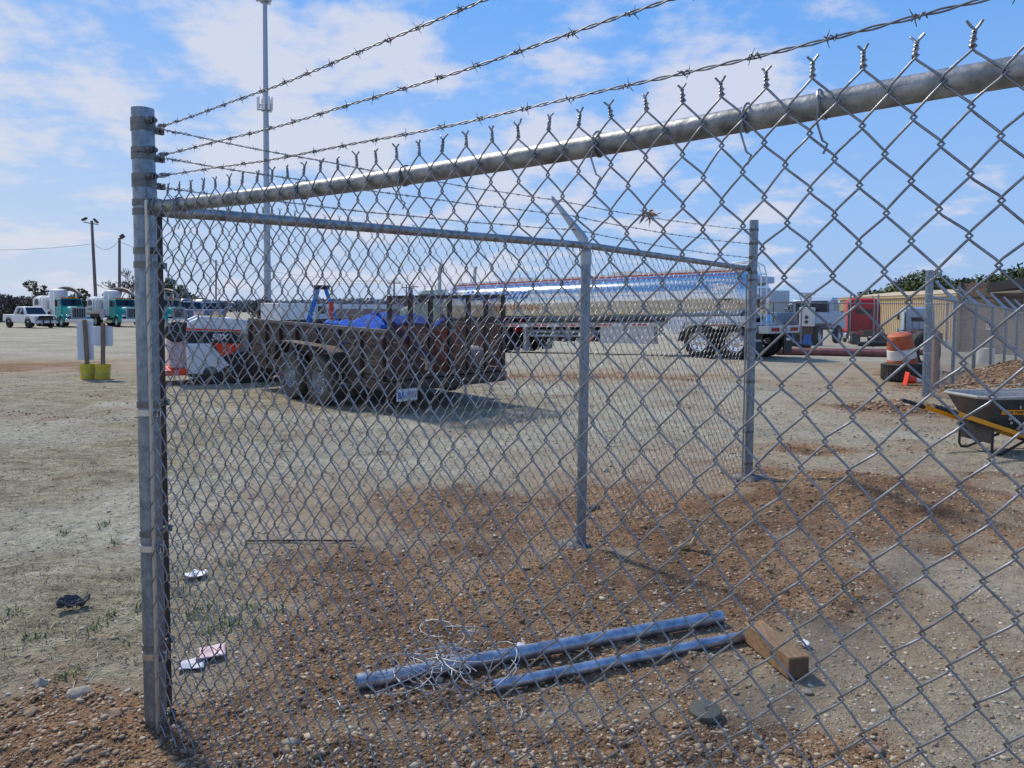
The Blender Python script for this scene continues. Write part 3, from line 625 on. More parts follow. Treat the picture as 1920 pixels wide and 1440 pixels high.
b = B(); b.cyl(loc_b(MT_ - Vector((0, 0, 0.11))), loc_b(MT_ - Vector((0, 0, 0.035))), 0.034, n=20); ring(b, loc_b(MT_), DB, 0.0215, 0.05, 20, t=0.004)
a0 = MT_ + Vector((0, 0, 0.02)); a1 = at(1036, 372, 4.62 + 0.17); dv = (a1 - a0)
sd = DB * 0.016; rr = []
for t, w_, h_ in ((0, 1.5, 0.030), (0.12, 1.4, 0.034), (0.6, 1.0, 0.02), (1.0, 0.7, 0.013)):
    c = loc_b(a0 + dv * t); up = Vector((0, 0, h_)); rr.append([c - sd * w_ - up, c + sd * w_ - up, c + sd * w_ + up, c - sd * w_ + up])
b.loft(rr); b.out('barb_arm', 'galv', BF)
for py in (505, 630, 725, 880, 985):
    b = B(); z = at(1095, py, 4.62).z; c = MB_ + (MT_ - MB_) * ((z - MB_.z) / (MT_.z - MB_.z)); e = DB; f = Vector((OB.x, OB.y, 0.25))
    b.tube([loc_b(c) + (e * math.cos(t) + f * math.sin(t)) * 0.0335 for t in np.linspace(0, 6.28, 18)], 0.002, 5)
    b.tube([loc_b(c) - e * 0.033, loc_b(c) - e * 0.05 + Vector((0, 0, .012)), loc_b(c) - e * 0.062], 0.002, 4); b.out('tie_wire', 'tie', BF)
b = B(); b.cyl(loc_b(EB - Vector((0, 0, 0.25))), loc_b(ET), 0.0365, n=24); b.out('end_post', 'galvpost', BF)
for py in (431, 457, 483, 511, 525, 618, 715, 809, 868, 893):
    z = at(1410, py, 6.56).z; c = EB + (ET - EB) * ((z - EB.z) / (ET.z - EB.z)); b = B(); ring(b, loc_b(c), (0, 0, 1), 0.0365, 0.022, 24)
    TT = Matrix.Translation(loc_b(c) - DB * 0.05) @ Matrix.Rotation(math.atan2(DB.y, DB.x), 4, 'Z'); b.box(-0.03, 0.02, -0.006, 0.006, -0.011, 0.011, 0, TT); b.out('tension_band', 'band', BF)
bb = []
for c, dz in ((P0 + DB * 0.062 + OB * 0.03, 1), (EB - DB * 0.055 + OB * 0.03, 0)):
    b = B(); c = loc_b(c); pr = []
    for z in (0.02, RAILZ - 0.005):
        x = c + (lean * (z - 0.9) if dz else (ET - EB) / (ET.z - EB.z) * z); x.z = z
        pr.append([x + DB * (0.0095 * s1) + OB * (0.004 * s2) for s1, s2 in ((-1, -1), (1, -1), (1, 1), (-1, 1))])
    b.loft(pr); b.out('tension_bar', 'darksteel' if dz else 'galv', BF, smooth=False)
OF = P0 + OB * 0.034 + DB * 0.035
LB = (Vector((EB.x, EB.y, 0)) - P0).dot(DB) - 0.09
chain_link('chain_link_mesh', BF, OF, DB, OB, LB, RAILZ + 0.03, 0.0, r=0.0016, n=5, seed=50, bulge=0.012)
for i, (s0, pm, pe) in enumerate((((300, 243), (1036, 374), (1405, 431)), ((300, 296), (1058, 402), (1405, 457)), ((304, 352), (1080, 431), (1405, 483)))):
    s = at(*s0, 2.62); m_ = at(*pm, 4.62 + (0.17, 0.11, 0.05)[i]); e = at(*pe, 6.50)
    barbed('barbed_wire', BF, sag_line(s, m_, 0.015, 8)[:-1] + sag_line(m_, e, 0.02, 8), seed=20 + i, n=4, r=0.0014)
    b = B(); ax = (m_ - s).normalized(); e1 = ax.orthogonal().normalized(); e2 = ax.cross(e1)
    b.tube([loc_b(s) + ax * (0.0035 * k) + (e1 * math.cos(k * 1.1) + e2 * math.sin(k * 1.1)) * (0.005 + 0.002 * math.sin(k)) for k in range(-6, 34)], 0.0013, 4); b.out('strand_wrap', 'barb', BF)
collar(BF, Vector((MB_.x - 0.05, MB_.y + 0.02, H(MB_.x, MB_.y))), 0.13, 0.045); collar(BF, Vector((EB.x + 0.02, EB.y, H(EB.x, EB.y))), 0.17, 0.06)

# right run beyond the wheelbarrow
GB = at(1735, 754, 13.3); GT = at(1743.5, 507, 13.3)
RF = thing('chain_link_fence', 'chain link fence receding at the right behind the wheelbarrow, with angled barb arms', 'fence', (GB.x, GB.y, GB.z))
loc_r = lambda p: Vector(p) - RF.location
def cross_mesh(name, parent, org, d, nrm, length, zt, zb, r, a=0.072, b=0.087, m='wire', zf=None):
    h = zt - zb; n_up = int(length / a) + int(h / b) + 2; P = []
    for s in (1, -1):
        for i in range(-int(h / b) - 1, int(length / a) + int(h / b) + 2):
            u0 = i * a; u1 = u0 + s * h / b * a; v0, v1 = zb, zt
            lo, hi = 0.0, 1.0
            if u1 != u0:
                t0, t1 = sorted(((0 - u0) / (u1 - u0), (length - u0) / (u1 - u0))); lo, hi = max(0, t0), min(1, t1)
            if hi - lo < 0.02: continue
            P.append([(u0 + (u1 - u0) * t, v0 + (v1 - v0) * t, s * r) for t in np.linspace(lo, hi, 5)])
    P = np.array(P); g = np.array(org) + P[..., :1] * np.array(d) + P[..., 2:] * np.array(nrm)
    g[..., 2] += P[..., 1] + (0 if zf is None else zf(P[..., 0]))
    V, F = np_tubes(g, r, 3, nrm); return link(name, np_mesh(name, V - np.array(parent.location), F, m), parent, ang=180)
b = B(); b.cyl((0, 0, -0.4), loc_r(GT), 0.062, n=24); b.out('gate_post', 'galvpost', RF)
for py in (551, 569, 611, 662, 712):
    z = at(1740, py, 13.3).z; c = GB + (GT - GB) * ((z - GB.z) / (GT.z - GB.z)); b = B(); ring(b, loc_r(c), (0, 0, 1), 0.062, 0.03, 24); b.out('tension_band', 'galv', RF)
RD = Vector((0.64, 0.768, 0)); rz = at(1743, 557, 13.3).z - GB.z; ROUT = Vector((-0.768, 0.64, 0))
rails = [GB + Vector((0, 0, rz))]
for i in range(1, 9):
    p = GB + RD * (2.35 * i); zf = -0.035 * i; b = B(); b.cyl(loc_r(p + Vector((0, 0, -0.6))), loc_r(p + Vector((0, 0, rz + zf))), 0.034, n=14); pp = b.out('line_post', 'galvpost', RF)
    q = p + Vector((0, 0, rz + zf)); rails.append(q)
    b = B(); b.tube([loc_r(q), loc_r(q + ROUT * 0.1 + Vector((0, 0, 0.1))), loc_r(q + ROUT * 0.36 + Vector((0, 0, 0.4)))], [0.05, 0.04, 0.026], 4); b.out('barb_arm', 'galv', pp)
b = B()
for p, q in zip(rails, rails[1:]): b.cyl(loc_r(p), loc_r(q), 0.024, n=10)
b.out('top_rail', 'rail', RF)
cross_mesh('chain_link_mesh', RF, GB + ROUT * 0.045, RD, ROUT, 18.5, rz + 0.05, -0.1, 0.0017, m='wire', zf=lambda u: -0.015 * u)
for i, o in enumerate((0.12, 0.24, 0.36)):
    b = B(); b.tube([loc_r(rails[0] + Vector((0, 0, 0.12 + 0.1 * i)))] + [loc_r(q + ROUT * o + Vector((0, 0, o * 1.12))) for q in rails[1:]], 0.003, 4); b.out('barbed_wire', 'barb', RF)

# far run behind the red pipe
fa = at(1462, 655, 33.0); fb = at(1740, 654, 33.0); za = H(fa.x, fa.y); FD = (Vector((fb.x, fb.y, 0)) - Vector((fa.x, fa.y, 0))).normalized()
FF = thing('chain_link_fence', 'distant thin chain link fence in front of the red truck', 'fence', (fa.x, fa.y, za)); LF = 9.0
for u in (0.9, 4.05, 7.2):
    b = B(); zb_ = H(fa.x + u, 33) - za; b.cyl((u, 0, zb_ - 0.2), (u, 0, 1.95), 0.03, n=12); fp = b.out('line_post', 'galvpost', FF)
    b = B(); b.tube([(u, 0, 1.95), (u - 0.12, 0, 2.25)], [0.03, 0.015], 5); b.out('barb_arm', 'galv', fp)
b = B(); b.cyl((-0.5, 0, 1.9), (LF, 0, 1.9), 0.02, n=8); b.out('top_rail', 'rail', FF)
cross_mesh('chain_link_mesh', FF, Vector((fa.x - 0.5, fa.y, za)), Vector((1, 0, 0)), Vector((0, -1, 0)), LF + 0.5, 1.92, -0.05, 0.0022, m='barb')
for z in (2.03, 2.13, 2.23):
    b = B(); b.tube([(-0.5, 0, z), (3, 0, z - 0.02), (LF, 0, z)], 0.004, 4); b.out('barbed_wire', 'barb', FF)

# ------------------------------------------------------------------ wheels and vehicles
def wheel(parent, x, y, z, r, w, side=1, rim='alu', tyre='rubber', rr=0.6, holes=8, dual=0.0, name='wheel', hub=True):
    """axis along local y; side is the sign of the outer face"""
    b = B(); h = w / 2; e = r * 0.1
    prof = [(r * rr, -h * 0.85), (r * (rr + .1), -h * 0.98), (r - e, -h), (r - e * .3, -h * .8), (r, -h * .55), (r, h * .55), (r - e * .3, h * .8), (r - e, h), (r * (rr + .1), h * .98), (r * rr, h * .85)]
    b.lathe(prof, (0, 0, 0), 'y', 32)
    if dual: b.lathe([(p, q - side * dual) for p, q in prof], (0, 0, 0), 'y', 24)
    t = b.out(name, tyre, parent, loc=(x, y, z), ang=30)
    b = B(); s = side; o = h * 0.8
    b.lathe([(r * rr, s * o), (r * rr * .94, s * o), (r * rr * .86, s * o * .35), (r * rr * .55, s * o * .2), (r * rr * .4, s * o * .55), (r * rr * .2, s * o * .7), (0.0, s * o * .72)], (0, 0, 0), 'y', 28)
    b.lathe([(r * rr, s * o), (r * rr, -s * o)], (0, 0, 0), 'y', 28)
    if hub: b.ball((0, s * o * .65, 0), r * rr * .26, (1, .9, 1))
    for k in range(10):
        a = k * 2 * math.pi / 10; c = Vector((math.cos(a) * r * rr * .45, s * o * .45, math.sin(a) * r * rr * .45)); b.cyl(c, c + Vector((0, s * .05, 0)), r * rr * .045, n=6)
    rm = b.out('rim', rim, t)
    if holes:
        b = B()
        for k in range(holes):
            a = (k + .5) * 2 * math.pi / holes; c = Vector((math.cos(a) * r * rr * .71, s * o * .245, math.sin(a) * r * rr * .71)); b.cyl(c, c + Vector((0, s * .014, 0)), r * rr * .085, n=10)
        b.out('rim_holes', 'black', rm)
    return t
def semi_tractor(name, label, paint, loc, rotz, sleeper=True, dark='black', stack=True, roofh=2.95, group=None, sleep_paint=None):
    t = thing(name, label, 'truck', loc, rotz, group); sp_ = sleep_paint or paint
    b = B()
    for s in (-1, 1): b.box(0, 7.0, s * .42 - .04, s * .42 + .04, .78, 1.02)
    for x in (.05, 2.9, 5.0): b.box(x, x + .12, -.38, .38, .82, .98)
    b.prof([(.9, 1.02), (1.0, 1.14), (2.1, 1.14), (2.2, 1.02)], -.45, .45); b.box(-.06, 0, -.45, .45, .7, 1.0)
    b.out('frame', 'darksteel', t)
    for x in (.75, 2.05):
        for s in (-1, 1): wheel(t, x, s * 1.08, .51, .51, .26, s, dual=.3)
    for s in (-1, 1): wheel(t, 6.1, s * 1.0, .51, .51, .28, s)
    for s in (-1, 1):
        b = B(); b.box(-.12, -.08, s * 1.0 - .32, s * 1.0 + .32, .12, .85); b.out('mud_flap', 'black', t)
        b = B(); b.box(-.1, -.02, s * .75 - .22, s * .75 + .22, .86, 1.0); b.out('tail_light', 'redlens', t)
    c0 = 3.15 if sleeper else 4.3; b = B()
    if sleeper:
        rings = []
        for x, w, z1 in ((c0, 1.2, roofh + .65), (c0 + .35, 1.25, roofh + .8), (4.6, 1.23, roofh + .78), (5.35, 1.12, roofh + .3)):
            rings.append([Vector((x, y, z)) for y, z in ((-w, 1.0), (w, 1.0), (w, z1 - .35), (w - .12, z1 - .1), (w - .4, z1), (-w + .4, z1), (-w + .12, z1 - .1), (-w, z1 - .35))])
        b.loft(rings); bd = b.out('sleeper', sp_, t, bevel=.04)
        b = B(); b.box(c0 - .06, c0 - .004, -.62, .62, roofh - .5, roofh - .2); b.box(c0 - .16, c0 - .004, -.72, .72, roofh - .2, roofh - .14); b.out('rear_window_visor', 'black', bd)
        b = B()
        for k in range(4): b.box(c0 - .035, c0 - .003, -1.05, 1.05, 1.2 + k * .42, 1.235 + k * .42)
        for y in (-.5, .5): b.box(c0 - .04, c0 - .002, y - .02, y + .02, 1.1, 2.3)
        b.out('rear_panel_ribs', sp_, bd)
        b = B()
        for y in (-.45, 0.02, .5): b.tube([(c0 - .05, y, 1.95), (c0 - .3, y * 1.2, 1.5), (c0 - .5, y, 1.15), (c0 - 1.0, y * .6, 1.1)], .022, 6)
        b.out('air_lines', 'black', bd)
        for s in (-1, 1):
            b = B(); b.prof([(c0 - .5, 1.0), (c0 - .02, 1.0), (c0 - .02, roofh + .4), (c0 - .28, roofh + .1)], s * 1.2 - .015, s * 1.2 + .015); b.out('side_fairing', 'black' if s > 0 else sp_, t)  # left fairing black: its shade is put into the colour
    b = B(); b.prof([(4.35, .95), (5.9, .95), (5.9, 1.95), (5.55, roofh - .05), (5.2, roofh + .02), (4.35, roofh + .02)], -1.02, 1.02); cab = b.out('cab', paint, t, bevel=.06)
    b = B(); b.prof([(5.86, 1.98), (5.58, roofh - .1), (5.6, roofh - .1), (5.93, 1.98)], -.9, .9); b.out('windshield', 'glass', cab)
    for s in (-1, 1):
        b = B(); b.prof([(4.85, 2.0), (5.72, 2.0), (5.48, roofh - .2), (4.85, roofh - .2)], s * 1.035 - .006, s * 1.035 + .006); b.out('side_window', 'glass', cab)
        b = B(); b.box(5.75, 5.8, s * 1.3 - .1, s * 1.3 + .1, 1.95, 2.65); b.tube([(5.6, s * 1.02, 2.68), (5.76, s * 1.3, 2.7)], .02, 6); b.tube([(5.6, s * 1.02, 1.95), (5.76, s * 1.3, 1.93)], .02, 6); b.out('mirror', 'black', cab)
        b = B(); b.cyl((3.4, s * .98, .62), (5.0, s * .98, .62), .3, n=20); b.out('fuel_tank', 'chrome', t)
    b = B(); rings = []
    for x, w, z1 in ((5.85, .98, 1.95), (6.8, .78, 1.85), (7.35, .62, 1.75)): rings.append([Vector((x, y, z)) for y, z in ((-w, .85), (w, .85), (w, z1 - .12), (w - .15, z1), (-w + .15, z1), (-w, z1 - .12))])
    b.loft(rings); hood = b.out('hood', paint, t, bevel=.05)
    b = B(); b.box(7.34, 7.42, -.55, .55, .8, 1.68); b.out('grille', 'chrome', hood)
    for s in (-1, 1):
        b = B(); b.prof([(6.1 + .66 * math.cos(a), .5 + .66 * math.sin(a)) for a in np.linspace(0, math.pi, 12)] + [(6.1 + .6 * math.cos(a), .5 + .6 * math.sin(a)) for a in np.linspace(math.pi, 0, 12)], s * 1.0 - .2, s * 1.0 + .2); b.out('fender', paint, t)
        if stack:
            b = B(); b.cyl((c0 - .12, s * 1.05, 1.0), (c0 - .12, s * 1.05, roofh + .75), .075, n=12); b.tube([(c0 - .12, s * 1.05, roofh + .7), (c0 - .14, s * 1.05, roofh + .9), (c0 - .25, s * 1.05, roofh + 1.05)], .07, 10); b.out('exhaust_stack', 'galv', t)
    b = B(); b.box(7.3, 7.5, -1.2, 1.2, .4, .78); b.out('bumper', 'chrome', t, bevel=.03)
    return t

# ------------------------------------------------------------------ tanker
TF = Vector((-.74, .673, 0)).normalized(); TL = Vector((-TF.y, TF.x, 0)); TA = math.atan2(TF.y, TF.x)
Wr = at(1381, 640, 23.4); Wr.z = 0; TO = Wr - TL * 1.12; TO.z = H(TO.x, TO.y)
TK = thing('tanker_trailer', 'long polished tanker trailer with red, white and blue stripes and a blue company name', 'trailer', TO, TA); TK.rotation_euler = (0, R(1.25), TA)
LT = 13.6; TZ, TA_, TB_ = 1.90, 1.17, 0.85
def sec(x, f=1.0, dz=0.0, n=40): return [Vector((x, TA_ * f * math.copysign(abs(math.cos(t)) ** .85, math.cos(t)), TZ + dz + TB_ * f * math.copysign(abs(math.sin(t)) ** .85, math.sin(t)))) for t in np.linspace(0, 2 * math.pi, n, endpoint=False)]
b = B(); b.loft([sec(-.34, .25), sec(-.3, .55), sec(-.2, .8), sec(-.08, .94), sec(0), *[sec(LT * k / 12) for k in range(1, 12)], sec(LT - .6, .98), sec(LT - .15, .93), sec(LT + .05, .8), sec(LT + .14, .5), sec(LT + .17, .2)])
tank = b.out('tank', 'tank', TK, ang=60)
b = B()
for x in (0.02, 2.7, 5.4, 8.1, 10.8, 13.0): b.loft([[p + Vector((dx, 0, 0)) for p in sec(x, 1.006 if dx else 1.006)] for dx in (0, .07)], cap=False)
b.out('tank_bands', 'tank', tank)
b = B(); b.box(.3, LT - .5, -.34, .34, TZ + TB_ - .03, TZ + TB_ + .12); b.box(4.2, 5.2, -.28, .28, TZ + TB_ + .1, TZ + TB_ + .2); b.box(9.2, 10.2, -.28, .28, TZ + TB_ + .1, TZ + TB_ + .2); b.out('walkway', 'alu', TK)
for mm, z0, z1, nm in (('redstripe', .115, .165, 'red_stripe'), ('white', .06, .115, 'white_stripe')):   # stripes on the spill rail along the top
    for s in (-1, 1): b = B(); b.box(.2, LT - .4, s * .46 - .012, s * .46 + .012, TZ + TB_ + z0 - .13, TZ + TB_ + z1 - .13); b.out(nm, mm, TK)
def tsurf(ang, off): return (TA_ * math.copysign(abs(math.cos(ang)) ** .85, math.cos(ang)), TZ + TB_ * math.copysign(abs(math.sin(ang)) ** .85, math.sin(ang)))
def band(a0, a1, x0, x1, mm, nm):
    b = B(); rows = []
    for a in np.linspace(a0, a1, 6):
        y, z = tsurf(a, 0); rows.append([Vector((x, y * 1.006, TZ + (z - TZ) * 1.006)) for x in np.linspace(x0, x1, 14)])
    vs = [p for r in rows for p in r]; b.add(vs, [(j * 14 + k, j * 14 + k + 1, (j + 1) * 14 + k + 1, (j + 1) * 14 + k) for j in range(5) for k in range(13)]); b.out(nm, mm, tank)
band(1.14, 1.03, .02, LT - .1, 'bluestripe', 'blue_stripe'); band(0.985, 0.97, .02, LT - .1, 'redstripe', 'thin_stripe')
def on_tank(xc, a0, k):
    def f(co):
        a = a0 + co.y * k; y, z = tsurf(a, 0); q = 1.008 + co.z * .3
        return Vector((xc - co.x, y * q, TZ + (z - TZ) * q))
    return f
text_mesh('company_name', 'Petroleum', .74, 'logo_blue', tank, None, shear=.35, fn=on_tank(10.3, .42, 1.05), cuts=7, width=3.7, bold=.012)
text_mesh('company_name', 'Carolinas', .42, 'logo_orange', tank, None, shear=.1, fn=on_tank(9.4, -.12, 1.05), cuts=5, width=3.0)
# running gear
b = B()
for s in (-1, 1): b.box(.2, LT - 1.2, s * .55 - .05, s * .55 + .05, 1.02, 1.2); b.box(-.5, LT - 3, s * 1.0 - .04, s * 1.0 + .04, 1.0, 1.13)
for x in (-.4, 1.2, 3.2, 5.5, 8, 10): b.box(x, x + .1, -1.0, 1.0, 1.03, 1.12)
b.out('frame_rail', 'dirtywhite', TK)
for k in range(7):
    b = B(); b.box(.35 + k * 1.45, .95 + k * 1.45, 1.041, 1.046, 1.04, 1.09); b.out('reflective_tape', 'redstripe', TK)
for x in (0.0, 1.24):
    for s in (-1, 1): wheel(TK, x, s * 1.12, .515, .515, .28, s, rim='chrome', dual=.32)
b = B()
for s in (-1, 1):
    pl = [(-.72, .55), (-.62, .86), (-.3, 1.06), (0, 1.1), (1.24, 1.1), (1.55, 1.06), (1.86, .86), (1.96, .55)]
    b.prof(pl + [(x * .98 + .012, z - .03) for x, z in pl[::-1]], s * 1.12 - .2, s * 1.12 + .17)
b.out('fender', 'alu', TK)
b = B(); b.prof([(1.7, 1.3), (2.5, 1.05), (2.5, .95), (2.1, .75), (1.95, .8)], .8, 1.12); b.box(-.5, 2.4, .95, 1.1, 1.13, 1.32); b.out('subframe', 'white', TK)
b = B(); b.box(-1.05, -.75, -1.2, 1.2, .78, 1.02); b.box(-.8, -.3, -.6, .6, .8, 1.0); b.out('rear_bumper', 'dirtywhite', TK, bevel=.02)
for s in (-1, 1):
    for k in range(3): b = B(); b.cyl((-1.06, s * (.5 + .2 * k), .9), (-1.085, s * (.5 + .2 * k), .9), .06, n=12); b.out('tail_light', 'redlens', TK)
    b = B(); b.box(-.7, -.66, s * 1.1 - .32, s * 1.1 + .32, .12, .8); b.out('mud_flap', 'black', TK)
b = B()
for y in (.35, .75): b.tube([(-.62, y, .9), (-.62, y, 2.55), (-.55, y, 2.85), (-.3, y, 3.0), (.3, y, 2.98), (.45, y, 2.75)], .022, 8)
for k in range(7): b.cyl((-.62, .35, 1.1 + k * .25), (-.62, .75, 1.1 + k * .25), .016, n=8)
b.out('ladder', 'alu', TK)
b = B(); b.box(-.5, -.25, -.5, .2, 2.35, 2.55); b.box(-.4, -.34, -.45, .15, 1.9, 2.2); b.out('rear_placard_holder', 'paleblue', TK)
b = B(); b.box(3.0, 5.2, .75, 1.0, .42, 1.0); b.out('side_skirt', 'dirtywhite', TK)
b = B(); b.cyl((5.6, .8, .66), (8.6, .8, .66), .055, n=10); b.cyl((5.3, .6, .8), (9.2, .6, .82), .09, n=12)
for x in (6.2, 6.9, 7.6): b.cyl((x, .6, 1.05), (x, .6, .55), .12, n=12); b.cyl((x, .55, .55), (x, .95, .5), .07, n=10)
b.out('discharge_pipes', 'galv', TK)
b = B(); b.box(5.3, 9.8, -.9, .3, .45, .98); b.box(9.3, 10.3, -.5, .5, .7, 1.0); b.out('under_box_and_shade', 'black', TK)  # black stands for under-frame boxes and the shadow among them
b = B(); b.box(8.9, 9.05, .55, .75, .12, 1.05); b.box(8.8, 9.15, .5, .8, .08, .12); b.box(8.9, 9.05, -.75, -.55, .12, 1.05); b.out('landing_leg', 'dirtywhite', TK)
pc_ = 5.62; b = B(); b.add([(pc_, 1.06, .98), (pc_ - .28, 1.06, .7), (pc_, 1.06, .42), (pc_ + .28, 1.06, .7)] + [(pc_, 1.075, .98), (pc_ - .28, 1.075, .7), (pc_, 1.075, .42), (pc_ + .28, 1.075, .7)], [(0, 1, 2, 3), (4, 5, 6, 7), (0, 1, 5, 4), (1, 2, 6, 5), (2, 3, 7, 6), (3, 0, 4, 7)]); plc = b.out('hazard_placard', 'reflect', TK, smooth=False)
b = B()
for k in range(4):
    c = [Vector((pc_, 1.079, .96)), Vector((pc_ - .26, 1.079, .7)), Vector((pc_, 1.079, .44)), Vector((pc_ + .26, 1.079, .7))]; b.cyl(c[k], c[(k + 1) % 4], .014, n=6)
b.out('placard_border', 'redstripe', plc)
text_mesh('placard_number', '1203', .15, 'redstripe', plc, Matrix.Translation((pc_, 1.077, .7)) @ Matrix.Rotation(math.pi, 4, 'Z') @ Matrix.Rotation(R(90), 4, 'X'), bold=.004)
b = B(); b.tube([(pc_ + .09, 1.08, .66), (pc_ - .02, 1.08, .58), (pc_ - .09, 1.08, .5)], .02, 5); b.tube([(pc_ - .09, 1.08, .62), (pc_ + .02, 1.08, .55), (pc_ + .06, 1.08, .5)], .016, 5); b.out('flame_mark', 'redstripe', plc)
to = TO + TF * 9.4; semi_tractor('semi_truck', 'pale green day cab truck coupled to the polished tanker', 'greencab', (to.x, to.y, H(to.x, to.y)), TA, sleeper=False, roofh=2.55)

# ------------------------------------------------------------------ utility trailer with the wooden sides
UA = R(90 + 42); UF = Vector((math.cos(UA), math.sin(UA), 0)); UL = Vector((-UF.y, UF.x, 0)); RLp = at(727, 700, 10.6); RLp.z = 0
UO = RLp - UL * 1.04
UT = thing('utility_trailer', 'rusty utility trailer with dark plank sides and a tall expanded metal ramp gate', 'trailer', (UO.x, UO.y, 0), UA)
UT.rotation_euler = (R(-1.6), R(-1.3), UA); UT.location.z = -.02
LU, WU, ZD, ZS = 4.55, 1.04, .5, 1.17
b = B(); b.box(-.02, LU, -WU, WU, ZD, ZD + .045); b.out('deck', 'plank', UT)
b = B()
for s in (-1, 1): b.box(-.05, LU + .03, s * WU - .04, s * WU + .04, ZD - .13, ZD - .002)
for x in (-.05, 1.0, 2.0, 3.0, 4.0, LU - .02): b.box(x, x + .05, -WU + .041, WU - .041, ZD - .1, ZD - .004)
b.box(LU, LU + 1.2, -.05, .05, ZD - .12, ZD - .02); b.box(-.09, -.051, -WU - .06, WU + .12, ZD - .16, ZD - .005)
b.out('frame', 'darksteel', UT)
for s in (-1, 1):
    for k in range(3):
        b = B(); z0 = ZD + .06 + k * .205; b.box(0.02, LU, s * (WU - .02) - .018, s * (WU - .02) + .018, z0, z0 + .195); b.out('side_plank', 'plank' if s > 0 else 'plankbrown', UT, bevel=.004)  # near side takes the darker planks, its shade put into the colour
    for i, x in enumerate((0.02, .62, 1.25, 1.95, 2.65, 3.25, 3.8, 4.5)):
        b = B(); b.box(x, x + .06, s * (WU + .03) - .03, s * (WU + .03) + .028, ZD - .05, ZS); b.out('stake', 'darksteel', UT)
    b = B(); b.box(-.02, LU + .03, s * (WU + .01) - .03, s * (WU + .01) + .03, ZS, ZS + .05); b.out('top_rail', 'toprail', UT)
    b = B(); ax = (1.52, 2.48); b.prof([(.98, .55), (1.08, .84), (1.3, .91), (2.7, .93), (2.92, .86), (3.02, .6), (3.0, .6), (2.9, .84), (2.7, .91), (1.3, .89), (1.1, .82), (1.0, .55)], s * (WU + .17) - .13, s * (WU + .17) + .12); b.out('fender', 'darksteel', UT)
    for x in ax: wheel(UT, x, s * (WU + .17), .385, .385, .21, s, rim='galv', tyre='rubber_dusty', rr=.52, holes=8)
for k in range(3): b = B(); z0 = ZD + .06 + k * .205; b.box(LU - .03, LU + .01, -WU + .04, WU - .04, z0, z0 + .195); b.out('front_plank', 'plank', UT)
# gate
GZ0, GZ1 = ZD + .02, 1.69
gate = bpy.data.objects.new('ramp_gate', None); COL.objects.link(gate); gate.parent = UT
b = B(); b.box(-.1, -.045, -WU - .02, WU + .02, GZ1 - .05, GZ1); b.out('gate_bar', 'darksteel', gate)
b = B(); b.box(-.1, -.045, -WU - .02, WU + .02, GZ0, GZ0 + .05); b.out('gate_bar', 'darksteel', gate)
for k in range(7):
    y = -WU + 2 * WU * k / 6; b = B(); b.box(-.098, -.047, y - .028, y + .028, GZ0 + .05, GZ1 - .05); b.out('gate_upright', 'darksteel', gate)
P = []; a_, b_ = .052, .024; hh = GZ1 - GZ0 - .1
for s in (1, -1):
    for i in range(-int(hh / b_) - 2, int(2 * WU / a_) + int(hh / b_) + 2):
        u0 = i * a_; k_ = s * a_ / b_; t0, t1 = sorted(((0 - u0) / k_, (2 * WU - u0) / k_)); lo, hi = max(0, t0), min(hh, t1)
        if hi - lo > .01: P.append([(-.04 + .002 * s, -WU + u0 + k_ * v, GZ0 + .05 + v) for v in np.linspace(lo, hi, 3)])
Vx, Fx = np_tubes(np.array(P), .0032, 3, (1, 0, 0)); link('expanded_metal', np_mesh('expanded_metal', Vx, Fx, 'rust'), gate)
for y in (.93,): b = B(); b.cyl((-.1, y, ZD - .06), (-.13, y, ZD - .06), .05, n=16); b.out('tail_light', 'rust', UT)
b = B(); b.box(-.145, -.135, .64, .98, ZD - .28, ZD - .11); pl = b.out('licence_plate', 'reflect', UT)
text_mesh('plate_number', 'BA-2669', .13, 'bluestripe', pl, Matrix.Translation((-.147, .81, ZD - .2)) @ Matrix.Rotation(R(-90), 4, 'Z') @ Matrix.Rotation(R(90), 4, 'X'), width=.30, bold=.003)
def ut(x, y, z): return UT.matrix_basis @ Vector((x, y, z))
bpy.context.view_layer.update()
# load
def drape(name, label, cat, x0, x1, y0, y1, zf, m, th=.012, n=26):
    b = B(); g = []
    for j in range(n + 1):
        for i in range(n + 1):
            u, v = i / n, j / n; x = x0 + (x1 - x0) * u; y = y0 + (y1 - y0) * v; g.append(ut(x, y, zf(u, v)))
    k = n + 1; b.add(g, [(j * k + i, j * k + i + 1, (j + 1) * k + i + 1, (j + 1) * k + i) for j in range(n) for i in range(n)])
    o = b.out(name, m, None, ang=50); s = o.modifiers.new('solid', 'SOLIDIFY'); s.thickness = th; return tag(o, label, cat)
nz = lambda u, v, s: float(fbm(np.array([u * 6 + s]), np.array([v * 6 + s]), 4, 1.0)[0])
drape('tarp', 'crumpled blue tarp over the load along the trailer side', 'tarp', .0, 1.9, .0, 1.0, lambda u, v: 1.26 + .1 * math.sin(math.pi * u) * math.sin(math.pi * min(1, v * .6 + .3)) + .3 * nz(u, v, 3) - (.2 * max(0, v - .92) * 6 if v > .92 else 0), 'tarp')
drape('tarp', 'blue tarp spilling down behind the left end of the ramp gate', 'tarp', .05, .5, .05, .98, lambda u, v: .62 + .74 * v + .3 * nz(u, v, 9) * .6 + .12 * u, 'tarp')
